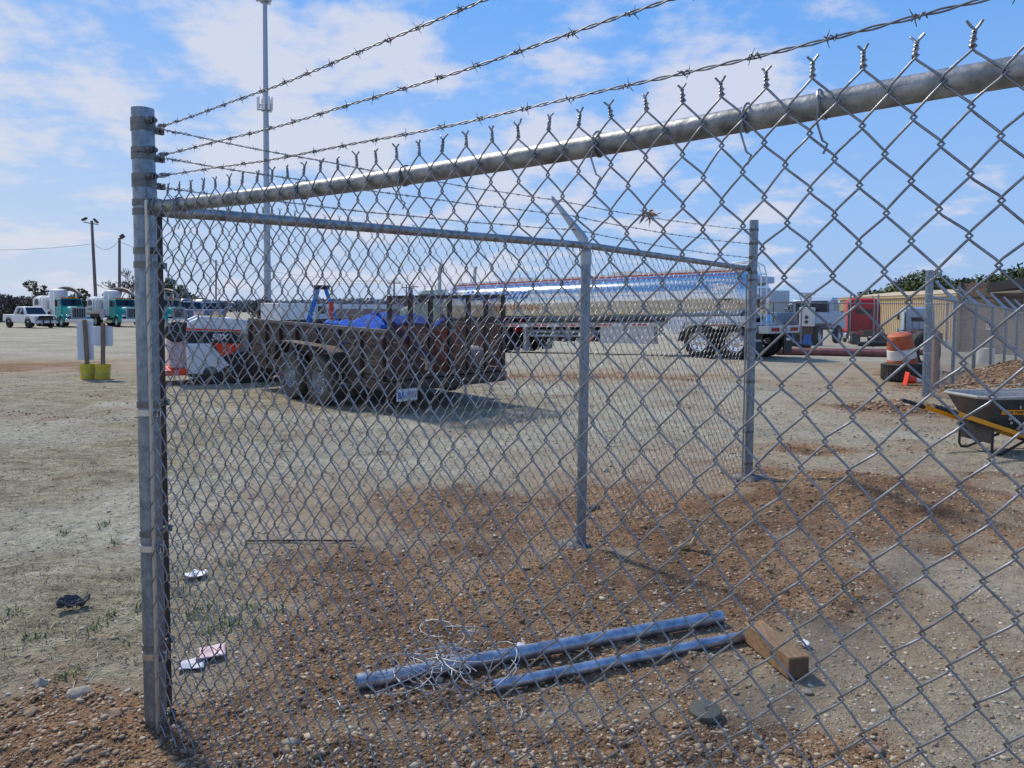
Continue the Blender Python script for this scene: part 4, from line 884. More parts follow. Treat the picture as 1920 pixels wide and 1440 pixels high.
def bucket(name, label, m, loc, r=.15, h=.37, tilt=(0, 0, 0), dirt=None):
    o = thing(name, label, 'bucket', loc); o.rotation_euler = tilt; k = r / .15
    b = B(); b.lathe([(0, 0), (r * .84, 0), (r * .86, .01), (r * .96, h * .8), (r * 1.03, h * .8), (r * 1.03, h * .86), (r * .98, h * .86), (r, h * .97), (r * 1.02, h * .97), (r * 1.02, h), (r * .95, h), (r * .82, .02), (0, .02)], n=28); b.out('pail', m, o)
    b = B(); b.tube([(math.cos(t) * r * 1.03, -r * .35 - math.sin(t) * r * .55, h * .83 - math.sin(t) * h * .52) for t in np.linspace(0, math.pi, 14)], .004, 5); b.out('handle', 'galv', o)
    if dirt: b = B(); b.lathe([(0, h * .88), (r * .5, h * .87), (r * .93, h * .84)], n=20); b.out('fill', dirt, o)
    return o
p = ut(.3, -.12, ZD + .045); bucket('bucket', 'tall orange bucket behind the trailer gate', 'orange', p, .23, .6)
p = ut(.18, -.38, ZD + .045); bucket('bucket', 'beige bucket leaning in front of the orange bucket on the trailer', 'trim', p, .15, .36, (R(6), R(-8), 0))
b = B(); b.ball((0, 0, .17), .24, (1.1, .8, .75), n=20, k=12); sk = b.out('sack', 'dirtywhite', None, loc=ut(.3, -.72, ZD + .04)); tag(sk, 'dirty white sack on the trailer deck beside the beige bucket', 'sack')
b = B(); b.ball((0, 0, .12), .28, (1.2, 1.2, .6), n=14, k=8); sk = b.out('sack', 'concrete', None, loc=ut(.35, .55, ZD + .04)); tag(sk, 'grey sack under the blue tarp end on the trailer', 'sack')
# step ladder standing in the trailer
sl = thing('step_ladder', 'blue step ladder with black top cap standing in the trailer', 'ladder', ut(3.9, -.05, ZD + .045), UA + R(60)); Ht = 1.2
for s in (-1, 1):
    for nm, x0, x1 in (('ladder_rail', .42, .08), ('rear_leg', -.46, -.06)):
        b = B(); w0, w1 = .3, .17; b.tube([(x0, s * w0, 0), (x1, s * w1, Ht)], [.05, .045], 4); b.out(nm, 'logo_blue', sl, smooth=False)
for k in range(4): b = B(); f_ = (k + .8) / 4.4; b.box(.42 - .34 * f_ - .05, .42 - .34 * f_ + .05, -.3 + .13 * f_, .3 - .13 * f_, Ht * f_ - .012, Ht * f_ + .012); b.out('step', 'alu', sl)
b = B(); b.box(-.13, .15, -.22, .22, Ht, Ht + .07); b.out('top_cap', 'black', sl, bevel=.01)
b = B(); b.box(-.02, .02, -.035, .035, 0, .98); o = b.out('board', 'conered', None, loc=ut(3.3, .1, ZD + .045), rotz=UA); tag(o, 'upright red-orange board beside the blue step ladder', 'board')

# ------------------------------------------------------------------ mini track loader beyond the trailer nose
sx = at(449, 712, 15.4); sx.z = H(sx.x, sx.y)
SK = thing('track_loader', 'small white and orange track loader parked at the front of the plank trailer', 'loader', sx, R(28))
def track(y):
    r = .24; L_ = .72; pl = [(-L_ + r * math.cos(a), r + r * math.sin(a)) for a in np.linspace(math.pi * 1.5, math.pi / 2 + .2, 9)] + [(L_ * .55 + r * 1.25 * math.cos(a), r * 1.5 + r * 1.25 * math.sin(a)) for a in np.linspace(math.pi / 2, -math.pi * .3, 8)] + [(L_ * .5, 0)]
    b = B(); b.prof(pl, y - .12, y + .12); t = b.out('track', 'rubber', SK, bevel=.015)
    b = B()
    for x in (-.62, -.3, 0, .3): b.cyl((x, y - .13, .2), (x, y + .13, .2), .14, n=16)
    b.cyl((.42, y - .13, .38), (.42, y + .13, .38), .18, n=18); b.out('road_wheels', 'darksteel', t)
for y in (-.52, .52): track(y)
b = B(); b.prof([(-.95, .28), (-.98, .75), (-.8, 1.2), (-.2, 1.27), (.35, .95), (.6, .5), (.3, .26)], -.38, .38); bd = b.out('body', 'white', SK, bevel=.04)
for s in (-1, 1):
    b = B(); b.prof([(-1.02, .2), (-1.05, .78), (-.62, .78), (-.25, .34), (-.55, .16)], s * .52 - .13, s * .52 + .13); b.out('arm_tower', 'white', SK, bevel=.03)
    b = B(); b.prof([(-1.05, .9), (-1.0, 1.18), (-.75, 1.3), (.15, 1.22), (.75, .5), (.72, .36), (.55, .36), (.05, .95), (-.2, 1.0)], s * .52 - .09, s * .52 + .09); la = b.out('lift_arm', 'white', SK, bevel=.02)
    b = B(); b.prof([(-1.03, .8), (-1.03, 1.02), (-.15, .98), (.0, .78)], s * .52 - .1, s * .52 + .1); b.out('side_panel', 'black', SK)
    b = B(); b.prof([(-1.04, 1.04), (-1.035, 1.07), (-.05, 1.03), (-.04, 1.0)], s * .52 - .115, s * .52 + .115); b.prof([(-.55, .78), (-.02, .76), (-.3, .5), (-.42, .5)], s * .52 - .105, s * .52 + .105); b.out('orange_stripe', 'conered', SK)
    text_mesh('model_mark', '50X', .17, 'paper', SK, Matrix.Translation((-.45, s * .625, .89)) @ Matrix.Rotation(R(0 if s < 0 else 180), 4, 'Z') @ Matrix.Rotation(R(90), 4, 'X'), shear=.25, bold=.006)
b = B(); b.box(-1.35, -1.0, -.5, .3, .95, 1.18); b.cyl((-1.2, -.55, 1.0), (-1.2, .3, 1.0), .2, n=20); b.out('rear_intake', 'black', SK, bevel=.03)
b = B(); b.box(-1.32, -1.06, -.48, .3, .3, .86); b.out('rear_door', 'pink', SK, bevel=.03)
b = B(); b.prof([(-1.45, .17), (-1.45, .27), (-1.0, .31), (-1.0, .17)], -.55, .5); b.out('rear_step', 'conered', SK, bevel=.02)
b = B(); b.box(-.66, -.3, -.16, .16, 1.285, 1.3); b.out('warning_label', 'yellow', SK)
b = B(); b.prof([(.62, .12), (1.1, .1), (1.12, .14), (.7, .2), (.66, .62), (.6, .62)], -.62, .62); b.out('bucket_blade', 'conered', SK)

# ------------------------------------------------------------------ sign stands
for i, (px, py, lab, hp, w, h, z0, rr_) in enumerate(((165, 701, 'tall white sign seen from behind, on a post in a yellow bucket', .86, .3, .78, .38, .0), (193, 701, 'short round-cornered sign seen from behind, on a post in a yellow bucket', .8, .3, .4, .66, .05))):
    c = at(px, py, 15.3); c.z = H(c.x, c.y); D_ = ray(px, py); yaw = math.atan2(-c.x, c.y) * 0.6
    bucket('bucket', ('left', 'right')[i] + ' one of two yellow buckets holding sign posts', 'yellow', c, .15, .3, (0, 0, yaw), 'stone')
    t = thing('sign', lab, 'sign', c + Vector((0, 0, .05)), yaw); tilt = (-.04, .02)[i]
    b = B(); b.tube([(0, 0, -.02), (tilt, 0, hp + .28)], .05, 4); b.out('post', 'post_wood', t, smooth=False)
    b = B(); n = 5; r_ = .001 + rr_; pts = []
    for cx, cz, a0 in ((w - r_, h - r_, 0), (-w + r_, h - r_, 90), (-w + r_, r_, 180), (w - r_, r_, 270)):
        pts += [(cx / 2 * 1 + (r_ * math.cos(R(a0 + 90 * k / n)) if r_ > .01 else 0) + (cx / 2 * 0), cz + (r_ * math.sin(R(a0 + 90 * k / n)) if r_ > .01 else 0)) for k in range(n + 1 if r_ > .01 else 1)]
    b.prof([(x + tilt * .6 - .02 * (i == 0), z + z0 - .05) for x, z in pts], .053, .058); b.out('sign_panel', 'signback', t)

# ------------------------------------------------------------------ vacuum trucks, pickup
GH = math.atan2(-.656, .755)
def vac_truck(label, loc, rotz, group):
    t = thing('vacuum_truck', label, 'truck', loc, rotz, group)
    b = B()
    for s in (-1, 1): b.box(-9.2, -.3, s * .42 - .05, s * .42 + .05, .72, .98)
    b.out('frame', 'darksteel', t)
    for s in (-1, 1):
        wheel(t, -1.35, s * 1.05, .52, .52, .3, s)
        for x in (-6.6, -7.95): wheel(t, x, s * 1.05, .52, .52, .3, s, dual=.32)
        b = B(); aa = np.linspace(-.1, math.pi + .2, 14); b.prof([(-1.35 + .72 * math.cos(a), .55 + .68 * math.sin(a)) for a in aa] + [(-1.35 + .63 * math.cos(a), .55 + .59 * math.sin(a)) for a in aa[::-1]], s * 1.0 - .24, s * 1.0 + .22); b.out('fender', 'teal', t, bevel=.02)
        b = B(); b.box(-.62, -.3, s * .86 - .17, s * .86 + .17, 1.02, 1.24); hl = b.out('headlight', 'chrome', t, bevel=.03)
        b = B(); b.box(-.3, -.285, s * .86 - .13, s * .86 + .13, 1.05, 1.21); b.out('headlight_lens', 'lens', hl)
        b = B(); b.box(-2.2, -2.1, s * 1.32 - .1, s * 1.32 + .1, 2.0, 2.6); b.tube([(-2.2, s * .95, 2.55), (-2.15, s * 1.3, 2.58)], .02, 5); b.out('mirror', 'black', t)
        b = B(); b.cyl((-3.4, s * 1.02, .68), (-4.3 if s < 0 else -4.8, s * 1.02, .68), .3, n=18); b.out('fuel_tank', 'chrome', t)
        b = B(); b.cyl((-3.62, s * .98, 1.1), (-3.62, s * .98, 3.5), .075, n=12); b.out('exhaust_stack', 'chrome', t)
    b = B(); rings = [[Vector((x, y, z)) for y, z in ((-w, 1.0), (w, 1.0), (w, z1 - .2), (w - .12, z1 - .04), (w - .3, z1), (-w + .3, z1), (-w + .12, z1 - .04), (-w, z1 - .2))] for x, w, z1 in ((-.32, .6, 1.92), (-1.2, .72, 1.98), (-2.0, .9, 2.08))]
    b.loft(rings); b.out('hood', 'teal', t, bevel=.02)
    b = B(); b.box(-.34, -.2, -.68, -.56, .86, 1.96); b.box(-.34, -.2, .56, .68, .86, 1.96); b.box(-.34, -.2, -.559, .559, 1.84, 1.96); b.box(-.34, -.2, -.559, .559, .86, .94); gr_ = b.out('grille_surround', 'galv', t)
    b = B(); b.box(-.31, -.3, -.56, .56, .94, 1.84); b.out('radiator', 'black', gr_)
    b = B()
    for k in range(5): y = -.42 + .21 * k; b.box(-.27, -.23, y - .018, y + .018, .94, 1.84)
    b.out('grille_bars', 'galv', gr_)
    b = B(); b.box(-.18, .06, -1.22, 1.22, .5, .84); b.out('bumper', 'chrome', t, bevel=.03)
    b = B(); b.prof([(-1.95, 1.0), (-1.95, 2.06), (-2.2, 2.78), (-3.45, 2.78), (-3.45, .9), (-2.1, .9)], -.98, .98); cab = b.out('cab', 'teal', t, bevel=.05)
    b = B(); b.prof([(-1.93, 2.1), (-2.16, 2.7), (-2.14, 2.7), (-1.9, 2.1)], -.88, .88); b.out('windshield', 'glass', cab)
    for s in (-1, 1):
        b = B(); b.prof([(-2.2, 2.05), (-2.36, 2.62), (-3.05, 2.62), (-3.05, 2.05)], s * .985 - .006, s * .985 + .006); b.out('side_window', 'glass', cab)
    b = B(); b.box(-3.3, -2.15, -.9, .9, 2.8, 2.88)
    for y in (-.7, -.35, 0, .35, .7): b.ball((-2.3, y, 2.9), .07)
    b.out('roof_lights', 'amber', cab)
    b = B(); b.lathe([(0, 1.0), (.78, 1.0), (.8, 1.05), (.8, 3.45), (.7, 3.62), (.35, 3.74), (0, 3.76)], (-4.65, -.25, 0), n=28); b.out('filter_housing', 'white', t)
    b = B(); b.box(-5.6, -5.3, -1.15, 1.15, 1.0, 2.75); b.box(-5.28, -4.4, -1.18, -.9, .7, 1.75); b.out('side_cabinet', 'dirtywhite', t, bevel=.03)
    b = B(); rg = [[Vector((x, 1.2 * f * math.copysign(abs(math.cos(a)) ** .5, math.cos(a)), 2.1 + 1.0 * f * math.copysign(abs(math.sin(a)) ** .5, math.sin(a)))) for a in np.linspace(0, 2 * math.pi, 32, endpoint=False)] for x, f in ((-9.3, .85), (-9.2, .97), (-9.0, 1), (-5.9, 1), (-5.75, .97), (-5.68, .85))]
    b.loft(rg); tk = b.out('debris_tank', 'white', t, ang=45)
    for x in (-8.7, -7.0, -6.1): b = B(); b.loft([[Vector((x + d, 1.23 * math.copysign(abs(math.cos(a)) ** .5, math.cos(a)), 2.1 + 1.03 * math.copysign(abs(math.sin(a)) ** .5, math.sin(a)))) for a in np.linspace(0, 2 * math.pi, 32, endpoint=False)] for d in (0, .06)]); b.out('tank_rib', 'dirtywhite', tk)
    b = B(); b.tube([(-7.9 + .42 * math.cos(a), -1.215, 2.2 + .55 * math.sin(a)) for a in np.linspace(-.1, math.pi + .1, 16)], .045, 6); b.tube([(-8.05, -1.215, 2.1), (-7.95, -1.215, 2.55), (-7.85, -1.215, 2.55), (-7.75, -1.215, 2.1)], .03, 6); lg = b.out('arch_logo', 'darksteel', tk)
    b = B(); b.box(-8.4, -7.4, -1.225, -1.215, 1.62, 1.88); b.out('logo_bar', 'teal', lg)
    b = B(); b.tube([(-7.6, .1, 3.2), (-6.6, .15, 3.5), (-5.9, .2, 3.72), (-5.0, .4, 3.85), (-3.6, .5, 3.8), (-2.4, .5, 3.62), (-1.6, .5, 3.3), (-1.2, .5, 2.9)], .17, 12); bm_ = b.out('boom_hose', 'black', t)
    b = B(); b.box(-6.9, -6.1, -.35, .6, 3.1, 3.4); b.tube([(-6.3, .5, 3.4), (-4.8, .75, 3.65), (-2.3, .8, 3.35)], .07, 6); b.out('boom_arm', 'darksteel', bm_)
    b = B(); b.box(-6.1, -3.5, -1.1, -.95, .95, 1.08); b.box(-9.3, -5.6, -1.15, 1.15, 1.0, 1.12); b.out('deck', 'darksteel', t)
    return t
def on(px, py, D):
    c = at(px, py, D); c.z = H(c.x, c.y); return c
v1 = vac_truck('teal truck with white vacuum tank beside the white pickup', on(150, 612, 73), GH, 'vacuum trucks in the far row')
def sub(o): return [o] + [x for c in o.children for x in sub(c)]
for px, D_, lab in ((252, 76, 'teal truck with white vacuum tank just left of the corner post'), (338, 79, 'teal truck with white vacuum tank seen through the mesh right of the corner post')):
    d = dup(v1, on(px, 612, D_), GH, lab)
PU = thing('pickup_truck', 'white pickup truck with black grille guard parked at far left', 'pickup', on(86, 611, 68), GH + R(8))
b = B(); b.prof([(0, .55), (.02, 1.0), (-.15, 1.14), (-1.5, 1.2), (-5.75, 1.2), (-5.8, .6), (-5.2, .5), (-.3, .5)], -1.0, 1.0); bd = b.out('body', 'white', PU, bevel=.06)
b = B(); rings = [[Vector((x, s * w, z)) for x, s, w in ((x0, -1, w_), (x1, -1, w_), (x1, 1, w_), (x0, 1, w_))] for x0, x1, w_, z in ((-1.5, -3.85, .96, 1.2), (-2.15, -3.6, .8, 1.88), (-2.3, -3.5, .74, 1.93))]
b.loft(rings); cb_ = b.out('cab', 'white', PU, bevel=.05)
b = B(); b.add([(-1.56, -.8, 1.27), (-1.56, .8, 1.27), (-2.1, .7, 1.83), (-2.1, -.7, 1.83), (-1.53, -.8, 1.27), (-1.53, .8, 1.27), (-2.07, .7, 1.85), (-2.07, -.7, 1.85)], [(0, 1, 2, 3), (4, 5, 6, 7), (0, 1, 5, 4), (1, 2, 6, 5), (2, 3, 7, 6), (3, 0, 4, 7)]); b.out('windshield', 'glass', cb_)
for s in (-1, 1):
    b = B(); b.add([(-1.85, s * .945, 1.26), (-2.6, s * .945, 1.26), (-2.6, s * .835, 1.78), (-2.25, s * .835, 1.78)], [(0, 1, 2, 3)]); b.add([(-2.7, s * .945, 1.26), (-3.5, s * .945, 1.26), (-3.4, s * .835, 1.78), (-2.7, s * .835, 1.78)], [(0, 1, 2, 3)]); o = b.out('side_windows', 'glass', cb_); m_ = o.modifiers.new('s', 'SOLIDIFY'); m_.thickness = .02; m_.offset = 0
    b = B(); b.ball((-1.75, s * 1.14, 1.36), .14, (.5, 1, 1.1)); b.out('mirror', 'black', PU)
    for x in (-1.05, -4.6):
        wheel(PU, x, s * .92, .43, .43, .3, s, rim='darksteel')
        b = B(); b.prof([(x + .56 * math.cos(a), .45 + .54 * math.sin(a)) for a in np.linspace(0, math.pi, 14)] + [(x + .5 * math.cos(a), .45 + .48 * math.sin(a)) for a in np.linspace(math.pi, 0, 14)], s * .98 - .05, s * .98 + .05); b.out('wheel_arch', 'black', PU)
    b = B(); b.box(-.1, .03, s * .78 - .16, s * .78 + .16, .88, 1.06); b.out('headlight', 'lens', PU)
b = B(); b.box(-.05, .035, -.6, .6, .72, 1.08); b.out('grille', 'black', PU)
b = B(); b.tube([(.2, -.9, .62), (.24, -.6, 1.1), (.26, .6, 1.1), (.2, .9, .62)], .04, 8); b.tube([(.24, -.85, .8), (.27, .85, .8)], .04, 8)
for y in (-.3, .3): b.box(.2, .26, y - .05, y + .05, .45, 1.15)
b.out('grille_guard', 'black', PU)
b = B(); b.box(-.1, .12, -1.0, 1.0, .45, .66); b.out('bumper', 'white', PU, bevel=.04)

# box bodied and tanker trucks beyond the loader
def box_truck(label, loc, rotz, c1, c2, ln=5.5, hgt=2.3):
    t = thing('box_truck', label, 'truck', loc, rotz)
    b = B(); b.box(-ln - 2.4, -2.4, -1.15, 1.15, .95, .95 + hgt); bx = b.out('cargo_box', c1, t, bevel=.05)
    b = B()
    for k in range(7): b.box(-ln - 2.2 + k * ln / 7, -ln - 2.16 + k * ln / 7, -1.16, 1.16, 1.0, .9 + hgt)
    b.out('box_ribs', c1, bx)
    b = B(); b.prof([(0, .6), (0, 1.2), (-.7, 1.45), (-1.1, 2.2), (-2.3, 2.25), (-2.3, .6)], -1.0, 1.0); cb2 = b.out('cab', c2, t, bevel=.06)
    b = B(); b.prof([(-.74, 1.5), (-1.08, 2.14), (-1.05, 2.14), (-.7, 1.5)], -.88, .88); b.out('windshield', 'glass', cb2)
    for s in (-1, 1):
        b = B(); b.prof([(-1.0, 1.5), (-1.22, 2.1), (-2.0, 2.1), (-2.0, 1.5)], s * 1.005 - .006, s * 1.005 + .006); b.out('side_window', 'glass', cb2)
        for x in (-1.0, -ln - .8): wheel(t, x, s * .95, .45, .45, .28, s)
    b = B(); b.box(-ln - 2.4, -.2, -.5, .5, .6, .9); b.out('frame', 'darksteel', t)
    return t
box_truck('white box truck behind the plank trailer', on(612, 606, 64), R(60), 'white', 'paleblue', 3.6, 1.35)
def tank_truck(label, loc, rotz, c):
    t = thing('tank_truck', label, 'truck', loc, rotz)
    b = B(); b.lathe([(0, -8.4), (.6, -8.38), (.95, -8.2), (1.05, -7.9), (1.05, -3.1), (.95, -2.85), (.5, -2.7), (0, -2.7)], (0, 0, 1.95), 'x', 24); b.out('tank', c, t)
    b = B(); b.box(-8, -3.2, -.3, .3, 2.95, 3.1); b.out('walkway', 'darksteel', t)
    b = B(); b.prof([(0, .7), (0, 1.7), (-1.1, 1.85), (-1.4, 2.6), (-2.6, 2.65), (-2.6, .7)], -1.05, 1.05); cb2 = b.out('cab', c, t, bevel=.06)
    b = B(); b.prof([(-1.12, 1.9), (-1.38, 2.52), (-1.34, 2.52), (-1.06, 1.9)], -.9, .9); b.out('windshield', 'glass', cb2)
    b = B(); b.box(-.02, .06, -.55, .55, .85, 1.6); b.out('grille', 'chrome', t)
    b = B(); b.box(-8.2, -.2, -.5, .5, .7, 1.0); b.out('frame', 'darksteel', t)
    for s in (-1, 1):
        for x in (-1.1, -6.4, -7.6): wheel(t, x, s * .98, .5, .5, .28, s)
    return t
tank_truck('dark blue tank truck next to the mesh-covered teal truck', on(372, 612, 82), GH, 'darkblue')
tank_truck('second dark blue tank truck, nearer the white box truck', on(408, 611, 86), GH, 'darkblue')
LTk = thing('flatbed_trailer', 'long brown-sided trailer with pale blue top far beyond the blue tarp', 'trailer', on(600, 610, 84), R(-3)); b = B(); b.box(0, 9.2, -1.2, 1.2, .9, 2.0); b.out('side_wall', 'longgrey', LTk); b = B(); b.prof([(0, 2.003), (9.2, 2.003), (9.0, 2.5), (.2, 2.5)], -1.18, 1.18); b.out('cover', 'blueroof', LTk)
b = B(); b.box(.3, 9, -.5, .5, .6, .88); b.out('frame', 'darksteel', LTk)
for x in (1, 2.2, 7.6): wheel(LTk, x, -1.0, .48, .48, .28, -1); wheel(LTk, x, 1.0, .48, .48, .28, 1)

# ------------------------------------------------------------------ right side vehicles
c = on(1630, 645, 60); semi_tractor('semi_truck', 'red sleeper truck seen from behind in front of the beige building', 'red', c, R(90 - 30 + 14))
c = on(1735, 645, 66); semi_tractor('semi_truck', 'silver blue sleeper truck seen from behind, right of the red truck', 'silver', c, R(90 - 30 + 12), roofh=2.3)
# service truck
sv = on(1478, 652, 37); SV = thing('service_truck', 'pale blue service truck with a white cabinet on its tail', 'truck', sv, R(52))
b = B(); b.box(0, 5.2, -.45, .45, .7, .95); b.box(0, .1, -1.1, 1.1, .55, .9); b.out('frame', 'darksteel', SV)
for s in (-1, 1):
    for x in (1.2, 4.7): wheel(SV, x, s * .98, .48, .48, .3, s)
b = B(); b.box(.1, 3.4, -1.1, 1.1, .96, 1.06); b.out('bed', 'darksteel', SV)
for s in (-1, 1): b = B(); b.box(.6, 3.3, s * .95 - .15, s * .95 + .15, 1.06, 1.6); b.out('tool_box', 'paleblue', SV, bevel=.03)
b = B(); b.prof([(3.5, .8), (3.5, 2.2), (3.75, 2.4), (4.6, 2.4), (5.1, 1.7), (6.2, 1.55), (6.25, .75)], -1.0, 1.0); cb3 = b.out('cab', 'paleblue', SV, bevel=.06)
for s in (-1, 1): b = B(); b.prof([(3.9, 1.7), (3.9, 2.25), (4.5, 2.25), (4.85, 1.7)], s * 1.005 - .006, s * 1.005 + .006); b.out('side_window', 'glass', cb3)
b = B(); b.box(3.47, 3.495, -.8, .8, 1.65, 2.2); b.out('rear_window', 'glass', cb3)
b = B(); b.tube([(.4, -.9, 1.06), (.4, -.9, 2.1), (3.3, -.9, 2.1), (3.3, -.9, 1.06)], .03, 6); b.tube([(.4, .9, 1.06), (.4, .9, 2.1), (3.3, .9, 2.1), (3.3, .9, 1.06)], .03, 6); b.tube([(.4, -.9, 2.1), (.4, .9, 2.1)], .03, 6); b.out('rack', 'darksteel', SV)
b = B()
for k in range(9): b.tube([(.7 + k * .28, -.6 + .4 * ((k * 7) % 4) / 3, 1.1), (.8 + k * .26, -.2 + .3 * ((k * 5) % 4) / 3, 1.75 + .06 * (k % 3))], .09, 7)
b.out('tool_clutter', 'black', SV)
b = B(); b.box(-.25, .1, -1.2, -.55, .95, 1.85); bx = b.out('cabinet', 'white', SV, bevel=.03)
for z in (1.38, 1.16): b = B(); b.cyl((-.256, -.9, z), (-.275, -.9, z), .085, n=16); b.out('gauge_ring', 'black', bx)
b = B(); b.box(-.1, .1, -1.0, -.75, 2.02, 2.45); b.box(-.2, .2, -1.15, -.6, 2.46, 2.55); b.cyl((0, -.9, 1.85), (0, -.9, 2.05), .07); b.out('crane_head', 'dirtywhite', SV)
# containers behind the tanker tail
b = B(); b.box(0, 3.2, 0, 2.2, 0, 1.9)
for k in range(9): b.box(.2 + k * .33, .28 + k * .33, -.04, -.002, .1, 1.8)
o = b.out('container', 'logo_blue', None, loc=on(1450, 646, 46), rotz=R(8), bevel=.02); tag(o, 'blue steel container behind the rear of the polished tanker', 'container')
HPp = on(1452, 648, 42); HP = thing('hopper', 'grey-blue open hopper on legs behind the tanker ladder', 'hopper', HPp, R(-10))
b = B(); b.loft([[Vector((s * .25, t_ * .25, 1.7)) for s, t_ in ((-1, -1), (1, -1), (1, 1), (-1, 1))], [Vector((s * .62, t_ * .6, 2.3)) for s, t_ in ((-1, -1), (1, -1), (1, 1), (-1, 1))], [Vector((s * .62, t_ * .6, 3.0)) for s, t_ in ((-1, -1), (1, -1), (1, 1), (-1, 1))]]); b.out('hopper_bin', 'paleblue', HP)
for s in (-1, 1):
    for t_ in (-1, 1): b = B(); b.tube([(s * .55, t_ * .55, 0), (s * .55, t_ * .55, 2.3)], .04, 5); b.out('leg', 'galv', HP)
# pipes on the ground, one with a black hose on top
for i, (x0, y0, x1, y1, D0, D1, r, m, lab) in enumerate(((1455, 660, 1672, 665, 26.0, 25.4, .115, 'redpipe', 'long oxide red pipe lying on the gravel, the nearer of two'), (1452, 657, 1740, 660, 27.2, 26.6, .105, 'redpipe', 'long oxide red pipe lying on the gravel, the farther of two'))):
    p, q = on(x0, y0, D0), on(x1, y1, D1); b = B(); b.tube([p + Vector((0, 0, r * .9)), (p + q) / 2 + Vector((0, 0, r * .95)), q + Vector((0, 0, r * .9))], r, 16); o = b.out('steel_pipe', m, None); tag(o, lab, 'pipe')
p, q = on(1608, 655, 27.5), on(1672, 654, 27.2); b = B(); b.tube([p + Vector((0, 0, .33)), p.lerp(q, .4) + Vector((0, 0, .36)), q + Vector((0, 0, .35))], [.07, .11, .07], 10); o = b.out('hose', 'black', None); tag(o, 'thick black hose lying over the red pipes', 'hose')
p, q = on(1460, 652, 30.6), on(1520, 656, 30.2); b = B(); b.tube([p + Vector((0, 0, .12)), p.lerp(q, .5) + Vector((0, .1, .18)), q + Vector((0, 0, .1))], .09, 8); o = b.out('hose', 'black', None); tag(o, 'black hose behind the red pipes near the tanker mud flap', 'hose')
# beige building
bl, br = on(1572, 648, 98), on(1792, 650, 72); bl.z = min(bl.z, br.z) - .1; br.z = bl.z; bd_ = (br - bl); LB_ = bd_.length; BA = math.atan2(bd_.y, bd_.x); hb = at(1790, 556, 72).z - br.z
BG = thing('metal_building', 'long beige ribbed metal building behind the red truck', 'building', bl, BA)
b = B(); b.box(0, LB_, 0, 14, 0, hb); wl = b.out('wall', 'beige', BG)
b = B(); k = int(LB_ / .42)
for i in range(k): x = .2 + i * .42; b.box(x, x + .09, -.06, -.002, .05, hb - .05)
b.out('siding_ribs', 'beige', wl)
b = B(); b.prof([(-.15, hb + .02), (LB_ + .15, hb + .02), (LB_ + .15, hb + .3), (-.15, hb + .3)], -.2, 14.2); rf = b.out('roof_trim', 'trim', BG)
b = B(); b.add([(-.2, -.25, hb + .31), (LB_ + .2, -.25, hb + .31), (LB_ + .2, 7, hb + 1.1), (-.2, 7, hb + 1.1), (LB_ + .2, 14.25, hb + .31), (-.2, 14.25, hb + .31)], [(0, 1, 2, 3), (3, 2, 4, 5), (1, 4, 2), (0, 3, 5), (0, 5, 4, 1)]); b.out('roof', 'beige', BG)
# weathered wooden shed
wl_, wr_ = on(1800, 682, 29), on(2010, 692, 25); wl_.z = -.3; wd = Vector((wr_.x - wl_.x, wr_.y - wl_.y, 0)); Lw = wd.length; WA = math.atan2(wd.y, wd.x); hw = at(1800, 556, 29).z - wl_.z
WS = thing('wooden_shed', 'weathered brown board shed with a black sagging roof behind the right fence', 'shed', wl_, WA)
for k in range(int(hw / .24) + 1):
    b = B(); z0 = k * .24; b.box(0, Lw, 0, .05 + .012 * ((k * 7) % 3), z0, min(hw, z0 + .225)); b.out('wall_board', 'weather', WS, bevel=.006)
b = B(); b.box(0, Lw, .08, 4.5, 0, hw - .02); b.out('inner_wall', 'plank', WS)
b = B(); b.box(.02, 1.15, -.03, -.003, hw - .02, hw + .5); b.box(-.12, .0, -.1, .0, 0, hw + .55); b.out('tall_board', 'plank', WS)
b = B(); b.loft([[Vector((x, y, z)) for y, z in ((-.35, hw + .12 + d), (4.8, hw + .5 + d), (4.8, hw + .72 + d), (-.35, hw + .45 + d))] for x, d in ((1.3, 0), (2.2, .12), (3.5, .2), (Lw * .8, .12), (Lw + .3, .05))]); b.out('roof', 'black', WS)
b = B(); b.box(1.2, Lw, -.12, -.02, hw - .03, hw + .1); b.out('fascia', 'weather', WS)
b = B(); b.box(1.05, 1.35, -.02, -.004, hw * .49, hw * .49 + .24); o = b.out('number_sign', 'reflect', WS); text_mesh('sign_number', '04', .2, 'black', o, Matrix.Translation((1.2, -.022, hw * .49 + .12)) @ Matrix.Rotation(R(90), 4, 'X'), bold=.006)
# drum, tyres, cone
ty = on(1697, 714, 16.3); TY = thing('tyre', 'big worn tyre lying flat with the orange and white drum standing in it', 'tyre', ty)
b = B(); b.lathe([(.24, .02), (.3, 0), (.4, .0), (.455, .03), (.47, .08), (.47, .3), (.455, .35), (.4, .38), (.3, .38), (.24, .36), (.22, .3), (.22, .08), (.24, .02)], n=40); b.out('casing', 'rubber', TY)
b = B()
for k in range(40):
    a = k * 2 * math.pi / 40; T_ = Matrix.Rotation(a, 4, 'Z') @ Matrix.Translation((.468, 0, .19)); b.box(-.004, .012, -.022, .022, -.16, .16, 0, T_)
b.out('tread_blocks', 'rubber', TY)
ty2 = on(1728, 700, 17.4); TY2 = thing('tyre', 'second big tyre leaning upright behind the orange and white drum', 'tyre', ty2, R(25))
b = B(); b.lathe([(.26, -.12), (.36, -.15), (.44, -.14), (.48, -.09), (.48, .09), (.44, .14), (.36, .15), (.26, .12), (.25, 0), (.26, -.12)], (0, 0, .47), 'y', 36); o = b.out('casing', 'rubber', TY2)
